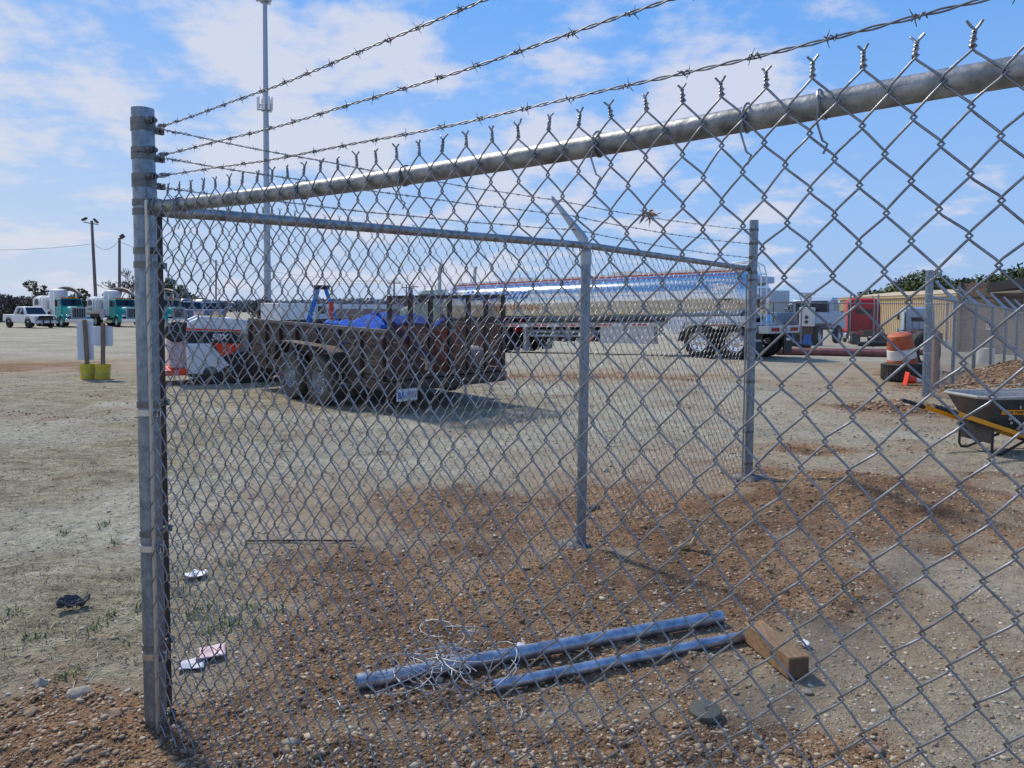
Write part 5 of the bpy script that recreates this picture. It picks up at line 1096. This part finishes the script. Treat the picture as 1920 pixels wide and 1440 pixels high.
TD = thing('traffic_drum', 'tilted orange traffic drum with one white band', 'traffic drum', ty + Vector((-.03, -.02, .06))); TD.rotation_euler = (R(5), R(-11), 0); TD.scale = (1.1, 1.1, 1.05)
for z0, z1, r0, r1, m, nm in ((0, .2, .30, .285, 'orange_faded', 'orange_band'), (.2, .26, .282, .28, 'reflect', 'white_edge'), (.26, .42, .275, .265, 'orange_faded', 'orange_band'), (.42, .62, .26, .25, 'reflect', 'white_band'), (.62, .86, .245, .225, 'orange_faded', 'orange_band')):
    b = B(); b.lathe([(r0 - .02, z0), (r0, z0 + .004), (r0, z0 + .02), (r1, z1 - .01), (r1 - .01, z1)], n=32); b.out(nm, m, TD)
b = B(); b.lathe([(.222, .855), (.215, .9), (.17, .93), (0, .94)], n=32); b.out('top_cap', 'orange_faded', TD)
cn = on(1698, 717, 15.4); CN = thing('traffic_cone', 'red orange traffic cone lying on its side by the tyre', 'traffic cone', cn + Vector((0, 0, .16)), R(-14)); CN.rotation_euler = (0, R(100), R(-12)); CN.scale = (.8, .8, .8); CN.location.z -= .03
b = B(); b.lathe([(.13, .03), (.085, .2), (.075, .24)], n=24); b.out('cone_body', 'conered', CN)
b = B(); b.lathe([(.0755, .24), (.05, .36)], n=24); b.out('white_collar', 'reflect', CN)
b = B(); b.lathe([(.0495, .36), (.028, .46), (0, .465)], n=24); b.out('cone_tip', 'conered', CN)
b = B(); b.box(-.17, .17, -.17, .17, 0, .028); b.out('base', 'conered', CN, bevel=.01)
pst = on(1752, 722, 14.4); PS = thing('marker_post', 'short reddish brown wooden post with white rope behind the gate post', 'post', pst)
b = B(); b.box(-.055, .055, -.05, .05, -.1, 1.06); b.out('timber', 'rust', PS, bevel=.006)
b = B(); b.tube([(.07, -.03, .55), (.09, -.05, .3), (.075, -.05, .12), (.1, -.06, -.02)], .009, 6); b.out('rope', 'paper', PS)
wb = on(1848, 668, 20.5); b = B(); b.lathe([(0, 0), (.2, 0), (.21, .02), (.21, .38), (.2, .42), (0, .42)], n=24); o = b.out('drum', 'reflect', None, loc=wb + Vector((0, 0, .12))); tag(o, 'white plastic drum with a yellow label behind the right fence', 'drum')
b = B(); b.box(-.08, .02, -.222, -.213, .2, .36); l_ = b.out('yellow_label', 'yellow', o)
# ------------------------------------------------------------------ wheelbarrow
wbp = gp(1828, 846); WBR = thing('wheelbarrow', 'grey wheelbarrow with yellow-orange handles and black legs at the right', 'wheelbarrow', wbp, R(6))
x0h = -.66; sl_ = -.31
def hz(x): return .515 + (x - x0h) * sl_
for y in (-.27, .27):
    k_ = .75
    def hp(x, y=y): return Vector((x, y * (1 - .28 * max(0, x - x0h) / 1.6), hz(x)))
    b = B(); d_ = Vector((0, .019, 0)); up = Vector((0, 0, .024)); rr = []
    for x in (x0h + .24, .2, .6, 1.02):
        c = hp(x); rr.append([c - d_ - up, c + d_ - up, c + d_ + up, c - d_ + up])
    b.loft(rr); hd = b.out('handle', 'ybar', WBR, bevel=.005)
    b = B(); b.tube([hp(x0h), hp(x0h + .02), hp(x0h + .12), hp(x0h + .25)], [.016, .02, .021, .026], 10); b.out('grip', 'black', hd)
    yl = y * .9; b = B(); b.tube([Vector((0, yl, hz(0) - .02)), Vector((0, yl, .05)), Vector((.02, yl, .012)), Vector((.1, yl, .01)), Vector((.42, yl * .8, hz(.42) - .03))], .013, 8); b.out('leg', 'black', WBR)
b = B(); b.box(-.005, .005, -.25, .25, .12, .29); b.box(0, .3, -.24, .24, .285, .295); b.out('leg_brace', 'black', WBR)
rg = []
for z, x0, x1, w in ((.235, .12, .62, .18), (.27, .05, .72, .22), (.40, -.07, .92, .28), (.575, -.16, 1.12, .335), (.595, -.18, 1.14, .35)):
    c_ = .10; rg.append([Vector((x, y, z + (.0 if x < .5 else .03 * (z - .2)))) for x, y in ((x0 + c_, -w), (x1 - c_, -w), (x1, -w + c_), (x1, w - c_), (x1 - c_, w), (x0 + c_, w), (x0, w - c_), (x0, -w + c_))])
inn = [[Vector((v.x * .985 + .008, v.y * .96, v.z + .006)) for v in r] for r in rg[::-1]]
b = B(); b.loft(rg, cap=False); b.add(rg[0], [tuple(range(8))]); tr = b.out('tray', 'tray', WBR, bevel=.0, ang=50)
b = B(); b.loft(inn, cap=False); b.add(inn[-1], [tuple(range(8))]); b.out('tray_lining', 'cement', tr, ang=50)
b = B(); r1 = rg[-1]; b.tube([v + Vector((0, 0, .004)) for v in r1 + [r1[0]]], .017, 8); b.out('tray_rim', 'cement', tr)
LM = Matrix.Translation((.2, -.301, .452)) @ Matrix.Rotation(R(17.4), 4, 'X')
b = B(); b.box(-.155, .155, -.003, .003, -.026, .026, 0, LM); lb = b.out('label', 'ybar', tr)
text_mesh('label_text', 'TRUE TEMPER', .042, 'black', lb, LM @ Matrix.Translation((0, -.0035, 0)) @ Matrix.Rotation(R(90), 4, 'X'), depth=.001, bold=.001, width=.28)
wheel(WBR, 1.12, 0, .2, .2, .09, -1, rim='galv', rr=.42, holes=0)
b = B(); b.cyl((1.12, -.14, .2), (1.12, .14, .2), .012); b.tube([(.62, -.15, .1), (.95, -.14, .07), (1.28, -.12, .2)], .014, 6); b.tube([(.62, .15, .1), (.95, .14, .07), (1.28, .12, .2)], .014, 6); b.out('axle_guard', 'black', WBR)
b = B(); rg2 = random.Random(3)
for k in range(16): x = rg2.uniform(0, .6); z = rg2.uniform(.33, .55); w = -(.24 + (z - .27) / .3 * .085) - .006; b.ball((x, w - .003, z), .012, (rg2.uniform(.5, 1.6), .2, rg2.uniform(.5, 2.2)), n=7, k=5)
b.out('cement_splashes', 'cement', tr)

# ------------------------------------------------------------------ things lying near the fence
def gnd(px, py): p = gp(px, py); p.z = float(ground_z(np.array([p.x]), np.array([p.y]))[0]); return p
def ground_pipe(lab, a, c, r):
    p, q = gnd(*a), gnd(*c); t = thing('steel_pipe', lab, 'pipe', p); zz_ = max(p.z, q.z) + .012; p.z = q.z = zz_ + r * .55; q = q - t.location; p = p - t.location
    ax = (q - p).normalized(); e = ax.orthogonal().normalized(); f = ax.cross(e); n = 28; ring_ = lambda c_, rr_: [c_ + (e * math.cos(2 * math.pi * k / n) + f * math.sin(2 * math.pi * k / n)) * rr_ for k in range(n)]
    b = B(); b.loft([ring_(p + ax * .12, r * .86), ring_(p, r * .86), ring_(p, r), ring_(p.lerp(q, .33), r), ring_(p.lerp(q, .66), r), ring_(q, r), ring_(q, r * .86), ring_(q - ax * .12, r * .86)], cap=False); b.out('tube', 'pipe', t, ang=40)
    return t
ground_pipe('longer thick steel pipe lying on the soil behind the wire tangle', (668, 1298), (1352, 1172), .0295)
pB = ground_pipe('thinner steel pipe lying on the soil with one end against the timber block', (925, 1297), (1396, 1203), .0225)
bk = gnd(1436, 1230); q = gnd(1500, 1274); BK = thing('timber_block', 'short sawn timber offcut lying beside the pipe ends', 'timber', bk + Vector((0, 0, .0)), 0)
e0, e1 = gnd(1412, 1205), gnd(1497, 1276); e0.z = e1.z = max(e0.z, e1.z) + .004; ax = (e1 - e0).normalized(); sd = Vector((-ax.y, ax.x, 0)) * .044; up = Vector((0, 0, .088))
e0 = e0 - BK.location; e1 = e1 - BK.location
b = B(); b.loft([[e - sd, e + sd, e + sd + up, e - sd + up] for e in (e0, e1)], cap=True); bko = b.out('timber', 'block', BK, bevel=.004)
b = B(); b.loft([[e1 + ax * d - sd * .93 + up * .04, e1 + ax * d + sd * .93 + up * .04, e1 + ax * d + sd * .93 + up * .96, e1 + ax * d - sd * .93 + up * .96] for d in (.0005, .003)]); b.out('cut_end', 'blockend', BK)
dk = gnd(1322, 1345); b = B(); b.lathe([(0, -.01), (.052, -.01), (.057, .0), (.058, .02), (.055, .026), (.03, .028), (0, .028)], n=36); o = b.out('disc', 'disk', None, loc=dk); o.rotation_euler = (R(5), R(-3), 0); tag(o, 'round olive grey plug lying on the soil in front of the pipes', 'plug')
# tangle of wire ties
wt = gnd(835, 1285); rg = random.Random(5); TG = thing('wire_tangle', 'tangle of bent silver tie wires heaped over the thick pipe', 'wire', wt)
for k in range(34):
    c = Vector((rg.gauss(0, .1), rg.gauss(.03, .1), .03 + abs(rg.gauss(0, .05)))); rr = rg.uniform(.06, .14); ya = rg.uniform(0, 6.28); ti = rg.uniform(-1.1, 1.1); Mx = Matrix.Rotation(ya, 3, 'Z') @ Matrix.Rotation(ti, 3, 'X'); a1 = rg.uniform(2.2, 5.5)
    pts = [c + Mx @ Vector((rr * math.cos(t), rr * .6 * math.sin(t), 0)) for t in np.linspace(0, a1, 12)]
    if rg.random() < .25: pts += [pts[-1] + Mx @ Vector((rg.uniform(-.14, .14), rg.uniform(-.14, .14), 0))]
    for p in pts: p.z = max(p.z, .006 + (.05 if abs(p.y - .1 - p.x * .25) < .05 else 0))
    b = B(); b.tube(pts, .0023, 5); b.out('tie_wire', 'tie', TG)
for i, (px, py, lab) in enumerate(((1050, 1340, 'single bent silver wire lying right of the wire tangle'), (965, 1330, 'crumpled silver wire below the end of the thin pipe'), (640, 1330, 'short twisted silver wire left of the thick pipe'), (400, 1385, 'thin silver wire bits at the foot of the corner post'))):
    p = gnd(px, py); b = B(); z = .008; pts = []
    for k in range(14): z_ = z + .012 * abs(math.sin(k * .8 + i)); pts.append((-.08 + .013 * k + .02 * math.sin(k * 1.3 + i), .03 * math.sin(k * .7 + i * 2), z_))
    b.tube(pts, .0018, 5); o = b.out('wire', 'tie', None, loc=p, rotz=i * 1.1 + .4); tag(o, lab, 'wire')
def scrap(name, label, cat, px, py, w, h, m, rot=0, amp=.02, lift=.012, th=.002):
    p = gnd(px, py); b = B(); n = 10; g = []
    for j in range(n + 1):
        for i in range(n + 1):
            u, v = i / n - .5, j / n - .5; zq = lift + amp * (float(fbm(np.array([u * 3 + px]), np.array([v * 3 + py]), 3, 1.0)[0]) + .3)
            ed = 1 - .25 * float(vn(np.array([math.atan2(v, u) * 2 + px]), np.array([0.5]))[0]); g.append((u * w * ed, v * h * ed, zq))
    k = n + 1; b.add(g, [(j * k + i, j * k + i + 1, (j + 1) * k + i + 1, (j + 1) * k + i) for j in range(n) for i in range(n)])
    o = b.out(name, m, None, loc=p, rotz=rot); s = o.modifiers.new('s', 'SOLIDIFY'); s.thickness = th; return tag(o, label, cat)
scrap('paper_scrap', 'crumpled white paper scrap on the dirt right of the corner post', 'litter', 365, 1084, .14, .10, 'paper', .5, .06)
scrap('wrapper', 'faded pink wrapper lying near the foot of the corner post', 'litter', 398, 1233, .12, .14, 'pink', .4, .015)
scrap('wrapper', 'pale blue printed wrapper left of the pink one', 'litter', 360, 1253, .11, .10, 'bluewrap', .3, .015)
scrap('cloth_scrap', 'crumpled black cloth scrap on the bare ground at left', 'litter', 136, 1143, .15, .075, 'cloth', .45, .1, .01, .006)
scrap('paper_scrap', 'tiny white litter left of the timber block end', 'litter', 1508, 1215, .04, .06, 'paper', .2, .03)
scrap('paper_scrap', 'small white scrap beside the thick pipe', 'litter', 975, 1215, .05, .03, 'paper', .2, .02)
p, q = gnd(462, 1018), gnd(668, 1020); b = B(); b.tube([p + Vector((0, 0, .014)), p.lerp(q, .5) + Vector((0, .01, .016)), q + Vector((0, 0, .02))], .007, 8); o = b.out('rod', 'darksteel', None); tag(o, 'dark thin metal rod lying on the gravel inside the fence', 'rod')
p = gnd(1300, 1030); b = B(); b.tube([p + Vector((-.03, 0, .01)), p + Vector((.0, 0, .05)), p + Vector((.05, .02, .13))], [.012, .014, .02], 6); b.tube([p + Vector((-.1, -.02, .012)), p + Vector((-.05, 0, .03)), p + Vector((-.01, .0, .03))], [.02, .016, .012], 6); o = b.out('stick', 'stick', None); tag(o, 'pale broken stick standing out of the soil right of the line post', 'stick')
p = gnd(1112, 955); b = B(); b.ball((0, 0, .015), .03, (1.2, .8, .6)); b.ball((.035, .01, .02), .02); b.ball((-.03, .0, .012), .018); o = b.out('clod', 'cloth', None, loc=p); tag(o, 'dark lump on the ground just right of the line post', 'clod')
c = at(1219, 401, 1.50); b = B(); rg = random.Random(9)
for k in range(26):
    d_ = Vector((rg.uniform(-1, 1), rg.uniform(-.5, .2), rg.uniform(-1, .5))).normalized(); l = rg.uniform(.008, .026); w = d_.orthogonal().normalized() * rg.uniform(.0015, .004); o_ = Vector((rg.uniform(-.01, .01), rg.uniform(-.006, .006), rg.uniform(-.006, .006)))
    b.add([o_ - w * .4, o_ + d_ * l * .5 - w + Vector((0, .003, 0)), o_ + d_ * l, o_ + d_ * l * .5 + w], [(0, 1, 2, 3)])
o = b.out('dry_leaves', 'leafdry', None, loc=c); tag(o, 'dead brown leaf clump caught in the near mesh', 'leaf clump'); s_ = o.modifiers.new('s', 'SOLIDIFY'); s_.thickness = .0005
# bigger stones
stones = ((75, 1290, .045, 'pale flat stone near the left edge of the picture', 'stone'), (690, 1262, .030, 'whitish stone left of the thick pipe', 'stone'), (915, 1295, .026, 'rounded brown stone by the end of the thin pipe', 'brownstone'), (1310, 1275, .03, 'light slab stone between the timber block and the olive plug', 'stone'),
    (1640, 1405, .035, 'brown stone at the lower right beside a cement stain', 'brownstone'), (1512, 1300, .032, 'pale stone in front of the timber block', 'stone'), (215, 1345, .045, 'clay-stained stone left of the corner post foot', 'brownstone'), (1145, 875, .045, 'ochre stone between the two fence posts', 'brownstone'), (1135, 885, .05, 'grey flat stone beside the ochre stone', 'stone'), (545, 1390, .035, 'grey stone right of the corner post foot', 'stone'),
    (300, 1390, .03, 'small brown stone against the corner post foot', 'brownstone'), (1240, 1195, .03, 'brown stone between the two steel pipes', 'brownstone'), (905, 1110, .03, 'pale stone on the dark soil behind the thick pipe', 'stone'), (150, 1300, .05, 'flat tan stone in the soil at lower left', 'stone'), (60, 1335, .04, 'brown stone in the soil at the lower left edge', 'brownstone'), (1740, 782, .06, 'round stone at the foot of the far gate post', 'stone'))
rg = random.Random(21)
for px, py, r, lab, m in stones:
    r *= .68
    p = gnd(px, py); bm = bmesh.new(); bmesh.ops.create_icosphere(bm, subdivisions=2, radius=r); sc_ = Vector((rg.uniform(.9, 1.4), rg.uniform(.7, 1.0), rg.uniform(.45, .7))); ph = rg.uniform(0, 50)
    for v in bm.verts:
        f_ = 1 + 1.5 * float(fbm(np.array([v.co.x / r * 1.2 + ph]), np.array([v.co.y / r * 1.2 + v.co.z / r + ph]), 2, 1.0)[0]); v.co = Vector((v.co.x * sc_.x * f_, v.co.y * sc_.y * f_, v.co.z * sc_.z * f_))
    me = bpy.data.meshes.new('stone'); bm.to_mesh(me); bm.free(); me.materials.append(M[m]); o = link('stone', me, None, ang=35, loc=p + Vector((0, 0, r * .2)), rotz=rg.uniform(0, 6)); tag(o, lab, 'stone')

# ------------------------------------------------------------------ poles, tower, wires
tb_ = at(502, 592, 120); tb_.z = H(tb_.x, tb_.y); TW = thing('cell_tower', 'tall grey monopole tower with an antenna platform', 'tower', tb_)
top = at(499, -160, 120).z - tb_.z
b = B(); b.cyl((0, 0, 0), (0, 0, top), .56, .26, n=24); b.out('mast', 'tower', TW)
for py in (192, -12):
    z = at(499, py, 120).z - tb_.z; b = B(); b.cyl((0, 0, z - 1.35), (0, 0, z - 1.0), .55, n=18)
    tri = [Vector((1.15 * math.cos(a), 1.15 * math.sin(a), z - 1.2)) for a in (R(-35), R(85), R(205))]
    for i in range(3):
        p, q = tri[i], tri[(i + 1) % 3]; b.tube([p, q], .07, 6); b.tube([p, (0, 0, z - 1.2)], .06, 6); b.tube([p + Vector((0, 0, .8)), q + Vector((0, 0, .8))], .05, 6)
    pf = b.out('antenna_platform', 'galv', TW)
    for i in range(3):
        p, q = tri[i], tri[(i + 1) % 3]; nr_ = ((p + q) / 2); nr_.z = 0; nr_.normalize()
        for f_ in (.08, .5, .92):
            c = p.lerp(q, f_) + nr_ * .25; T_ = Matrix.Translation(c) @ Matrix.Rotation(math.atan2(nr_.y, nr_.x), 4, 'Z'); b = B(); b.box(-.08, .1, -.17, .17, -.1, 1.9, 0, T_); b.out('panel_antenna', 'white', pf, bevel=.03)
            b = B(); b.box(-.45, -.2, -.14, .14, .3, .8, 0, T_); b.out('radio_unit', 'dirtywhite', pf)
def pole(label, bx, by, tx, ty, D, r0=.16, r1=.11, arm=None, mat_='pole_wood', cat='pole', name='light_pole'):
    p = at(bx, by, D); p.z = H(p.x, p.y); q = at(tx, ty, D) - p; t = thing(name, label, cat, p)
    b = B(); b.cyl((0, 0, -.3), q, r0, r1, n=12); b.out('shaft', mat_, t); return t, q
t1, q1 = pole('leaning wooden light pole with two floodlights on a crossarm', 182, 600, 172, 414, 84, .2, .14)
b = B(); b.tube([q1 + Vector((-.85, 0, -.15)), q1 + Vector((.7, 0, -.4))], .05, 6); b.out('crossarm', 'darksteel', t1)
for dx, dz, sgn in ((-.8, .18, -1), (.45, .0, 1)):
    T_ = Matrix.Translation(q1 + Vector((dx, 0, dz))) @ Matrix.Rotation(R(35 * sgn + 10), 4, 'Y'); b = B(); b.box(-.3, .3, -.15, .15, -.1, .1, 0, T_); b.cyl(T_ @ Vector((0, 0, -.3)), T_ @ Vector((0, 0, 0)), .03, n=6); b.out('floodlight', 'darksteel', t1, bevel=.02)
t2, q2 = pole('upright wooden light pole with one square floodlight', 224, 600, 224, 446, 92, .2, .15)
T_ = Matrix.Translation(q2 + Vector((.35, 0, .15))) @ Matrix.Rotation(R(-35), 4, 'Y'); b = B(); b.box(-.25, .25, -.15, .15, -.2, .25, 0, T_); b.cyl(q2, q2 + Vector((.3, 0, .1)), .04, n=6); b.out('floodlight', 'darksteel', t2, bevel=.02)
pole('thin distant pole seen through the mesh near the tower', 405, 600, 405, 487, 110, .13, .1, name='utility_pole')
def xpole(label, px, y0, y1, D, w):
    t, q = pole(label, px, y0, px, y1, D, .22, .15, name='utility_pole'); b = B(); b.box(q.x - w, q.x + w, -.06, .06, q.z - .9, q.z - .72); b.out('crossarm', 'pole_wood', t)
    for s in (-1, -.4, .4, 1): b = B(); b.cyl((q.x + s * w * .95, 0, q.z - .72), (q.x + s * w * .95, 0, q.z - .4), .06, n=6); b.out('insulator', 'dirtywhite', t)
    return t
xpole('distant utility pole with crossarm above the ramp gate', 739, 600, 523, 150, 1.3); xpole('distant utility pole with crossarm left of the red truck', 1546, 615, 569, 170, 1.4); xpole('short distant utility pole between the gate pole and the tanker', 762, 600, 533, 190, 1.2)
def cable(label, pts, r=.02, s=.6):
    b = B(); L_ = []
    for p, q in zip(pts, pts[1:]): L_ += sag_line(p, q, s, 10)[: None if q is pts[-1] else -1]
    b.tube(L_, r, 4); o = b.out('overhead_cable', 'darksteel', None); tag(o, label, 'cable')
cable('sagging overhead cable running between the light poles at left', [at(-240, 452, 80), at(176, 457, 84), at(222, 452, 92), at(405, 491, 110), at(742, 527, 150)], .022, .8)
for i, yy in enumerate((516, 520)): cable(('upper', 'lower')[i] + ' thin distant cable above the plank trailer', [at(500, yy + 2, 150), at(739, yy + 10, 150), at(860, yy + 16, 165)], .02, .5)

# ------------------------------------------------------------------ trees
def crown(b_pts, n, size, seed, flat=1.0):
    rg = np.random.default_rng(seed); C = np.array([p[:3] for p in b_pts]); Rr = np.array([p[3] for p in b_pts]); wgt = Rr ** 2; idx = rg.choice(len(C), n, p=wgt / wgt.sum())
    d = rg.standard_normal((n, 3)); d /= np.linalg.norm(d, axis=1, keepdims=True); rad = Rr[idx] * (0.45 + .6 * rg.random(n) ** .5)
    P = C[idx] + d * rad[:, None] * np.array([1, 1, flat]); s = size * (.5 + rg.random(n))
    e1 = rg.standard_normal((n, 3)); e1 /= np.linalg.norm(e1, axis=1, keepdims=True); e2 = np.cross(e1, d + .4 * rg.standard_normal((n, 3))); e2 /= np.linalg.norm(e2, axis=1, keepdims=True) + 1e-9
    V = np.stack([P - e1 * s[:, None], P + e2 * s[:, None] * .6, P + e1 * s[:, None], P - e2 * s[:, None] * .6], 1).reshape(-1, 3); F = np.arange(n * 4).reshape(-1, 4); return V, F
def tree(name, label, loc, h, w, mat_, seed, leaf=.22, n=2600, low=.2, cat='tree', conical=False, group=None, nb=16):
    rg = random.Random(seed); t = thing(name, label, cat, loc, 0, group); pts = []
    b = B(); b.tube([(0, 0, -.3), (rg.uniform(-.1, .1), 0, h * .4), (rg.uniform(-.3, .3), rg.uniform(-.3, .3), h * .88)], [h * .022, h * .016, h * .004], 8)
    for k in range(nb):
        z = h * (low + (1 - low) * (k + rg.random()) / nb * .93); f = (1 - (z / h - low) / (1 - low)) if conical else math.sin(math.pi * min(1, max(.12, (z / h - low) / (1 - low) * .85 + .12))); a = rg.uniform(0, 6.28); rr = w * .5 * f * rg.uniform(.4, .95)
        c = (rr * math.cos(a), rr * math.sin(a), z); pts.append((*c, w * rg.uniform(.13, .24) * (.5 + f * .7))); b.tube([(0, 0, z * .8), (c[0] * .6, c[1] * .6, z * .93), c], [h * .007, h * .004, h * .001], 5)
    pts.append((0, 0, h * .93, w * .1)); b.out('trunk', 'bark', t)
    V, F = crown(pts, n, leaf, seed, .85); link('crown', np_mesh('crown', V, F, mat_), t, smooth=False); return t
def bare_tree(label, loc, h, seed):
    t = thing('bare_tree', label, 'tree', loc); rg = random.Random(seed); b = B()
    def br(p, d, l, r, k):
        q = p + d * l; m = p.lerp(q, .5) + Vector((rg.uniform(-1, 1), rg.uniform(-1, 1), 0)) * l * .05; r = max(r, .028); b.tube([p, m, q], [r, r * .8, r * .6], 5 if k < 3 else 3)
        if k >= 6: return
        for i in range(rg.choice((2, 3, 3)) if k else 4):
            e = (d + Vector((rg.uniform(-1, 1), rg.uniform(-1, 1), rg.uniform(-.2, .55))) * .75).normalized(); br(q if i else q, e, l * rg.uniform(.62, .86), r * .55, k + 1)
    br(Vector((0, 0, -.2)), Vector((0, 0, 1)), h * .2, h * .03, 0); b.out('trunk_and_branches', 'bark', t)
bare_tree('bare leafless tree behind the light pole at left', on(236, 600, 100), 9.2, 4)
tree('shrubby_tree', 'ragged dark evergreen behind the white pickup', on(64, 602, 92), 5.0, 4.6, 'shrub', 5, .2, 900, .1, nb=14)
tree('evergreen_tree', 'bushy evergreen seen through the mesh right of the corner post', on(322, 600, 96), 5.6, 4.6, 'pine', 6, .2, 2200, .1)
tree('evergreen_tree', 'small evergreen right of the bushy one behind the mesh', on(356, 602, 96), 3.8, 3.0, 'pine', 7, .2, 900, .1)
tree('evergreen_tree', 'small evergreen between the first two teal trucks', on(156, 602, 92), 4.2, 3.0, 'pine', 17, .2, 900, .1)
tree('evergreen_tree', 'round bush at the foot of the tall tower', on(497, 604, 88), 3.2, 3.4, 'shrub', 8, .17, 1300, .05)
for i, px in enumerate((-60, -15, 22, 52, 92, 130)):
    tree('brush_clump', ('brown leafless brush beyond the frame edge', 'brown brush at the far left edge', 'brown brush behind the pickup tailgate', 'brown brush behind the pickup cab', 'brown brush behind the first white tank', 'low brown brush behind the first teal cab')[i], on(px, 604, 96 + 3 * (i % 2)), 3.6 - .25 * i, 5.2, 'brownbrush', 30 + i, .17, 1800, .02, 'brush', group='brown brush behind the truck row')
hill = ((1640, 553, 10), (1668, 545, 9.5), (1700, 528, 11), (1738, 512, 12), (1772, 527, 11), (1800, 530, 12), (1828, 534, 10), (1856, 520, 12), (1890, 512, 12), (1925, 502, 13), (1965, 500, 14), (2010, 498, 14))
for i, (px, py, w) in enumerate(hill):
    D_ = 128 + 7 * ((i * 5) % 3); c = on(px, 640, D_); h = at(px, py, D_).z - c.z
    tree('pine_tree' if i % 4 != 2 else 'winter_tree', 'tree number' if 0 else ('dark green pine', 'broad green pine', 'brownish winter tree', 'bright green tree')[i % 4] + ' ' + ('at the left end of the wooded rise', 'left of the far gate post, lower crown', 'just left of the far gate post', 'directly behind the far gate post', 'right behind the far gate post', 'above the tall board of the shed', 'left of the black shed roof', 'above the left end of the black shed roof', 'above the middle of the black roof', 'at the right picture edge', 'past the right picture edge', 'farthest right of the rise')[i], c, h, w, ('pine', 'pine', 'brownbrush', 'pinebright')[i % 4], 60 + i, .34, 4200, .08, group='trees on the rise at right', nb=26)
# far-off woods on the horizon: one mass nobody could count
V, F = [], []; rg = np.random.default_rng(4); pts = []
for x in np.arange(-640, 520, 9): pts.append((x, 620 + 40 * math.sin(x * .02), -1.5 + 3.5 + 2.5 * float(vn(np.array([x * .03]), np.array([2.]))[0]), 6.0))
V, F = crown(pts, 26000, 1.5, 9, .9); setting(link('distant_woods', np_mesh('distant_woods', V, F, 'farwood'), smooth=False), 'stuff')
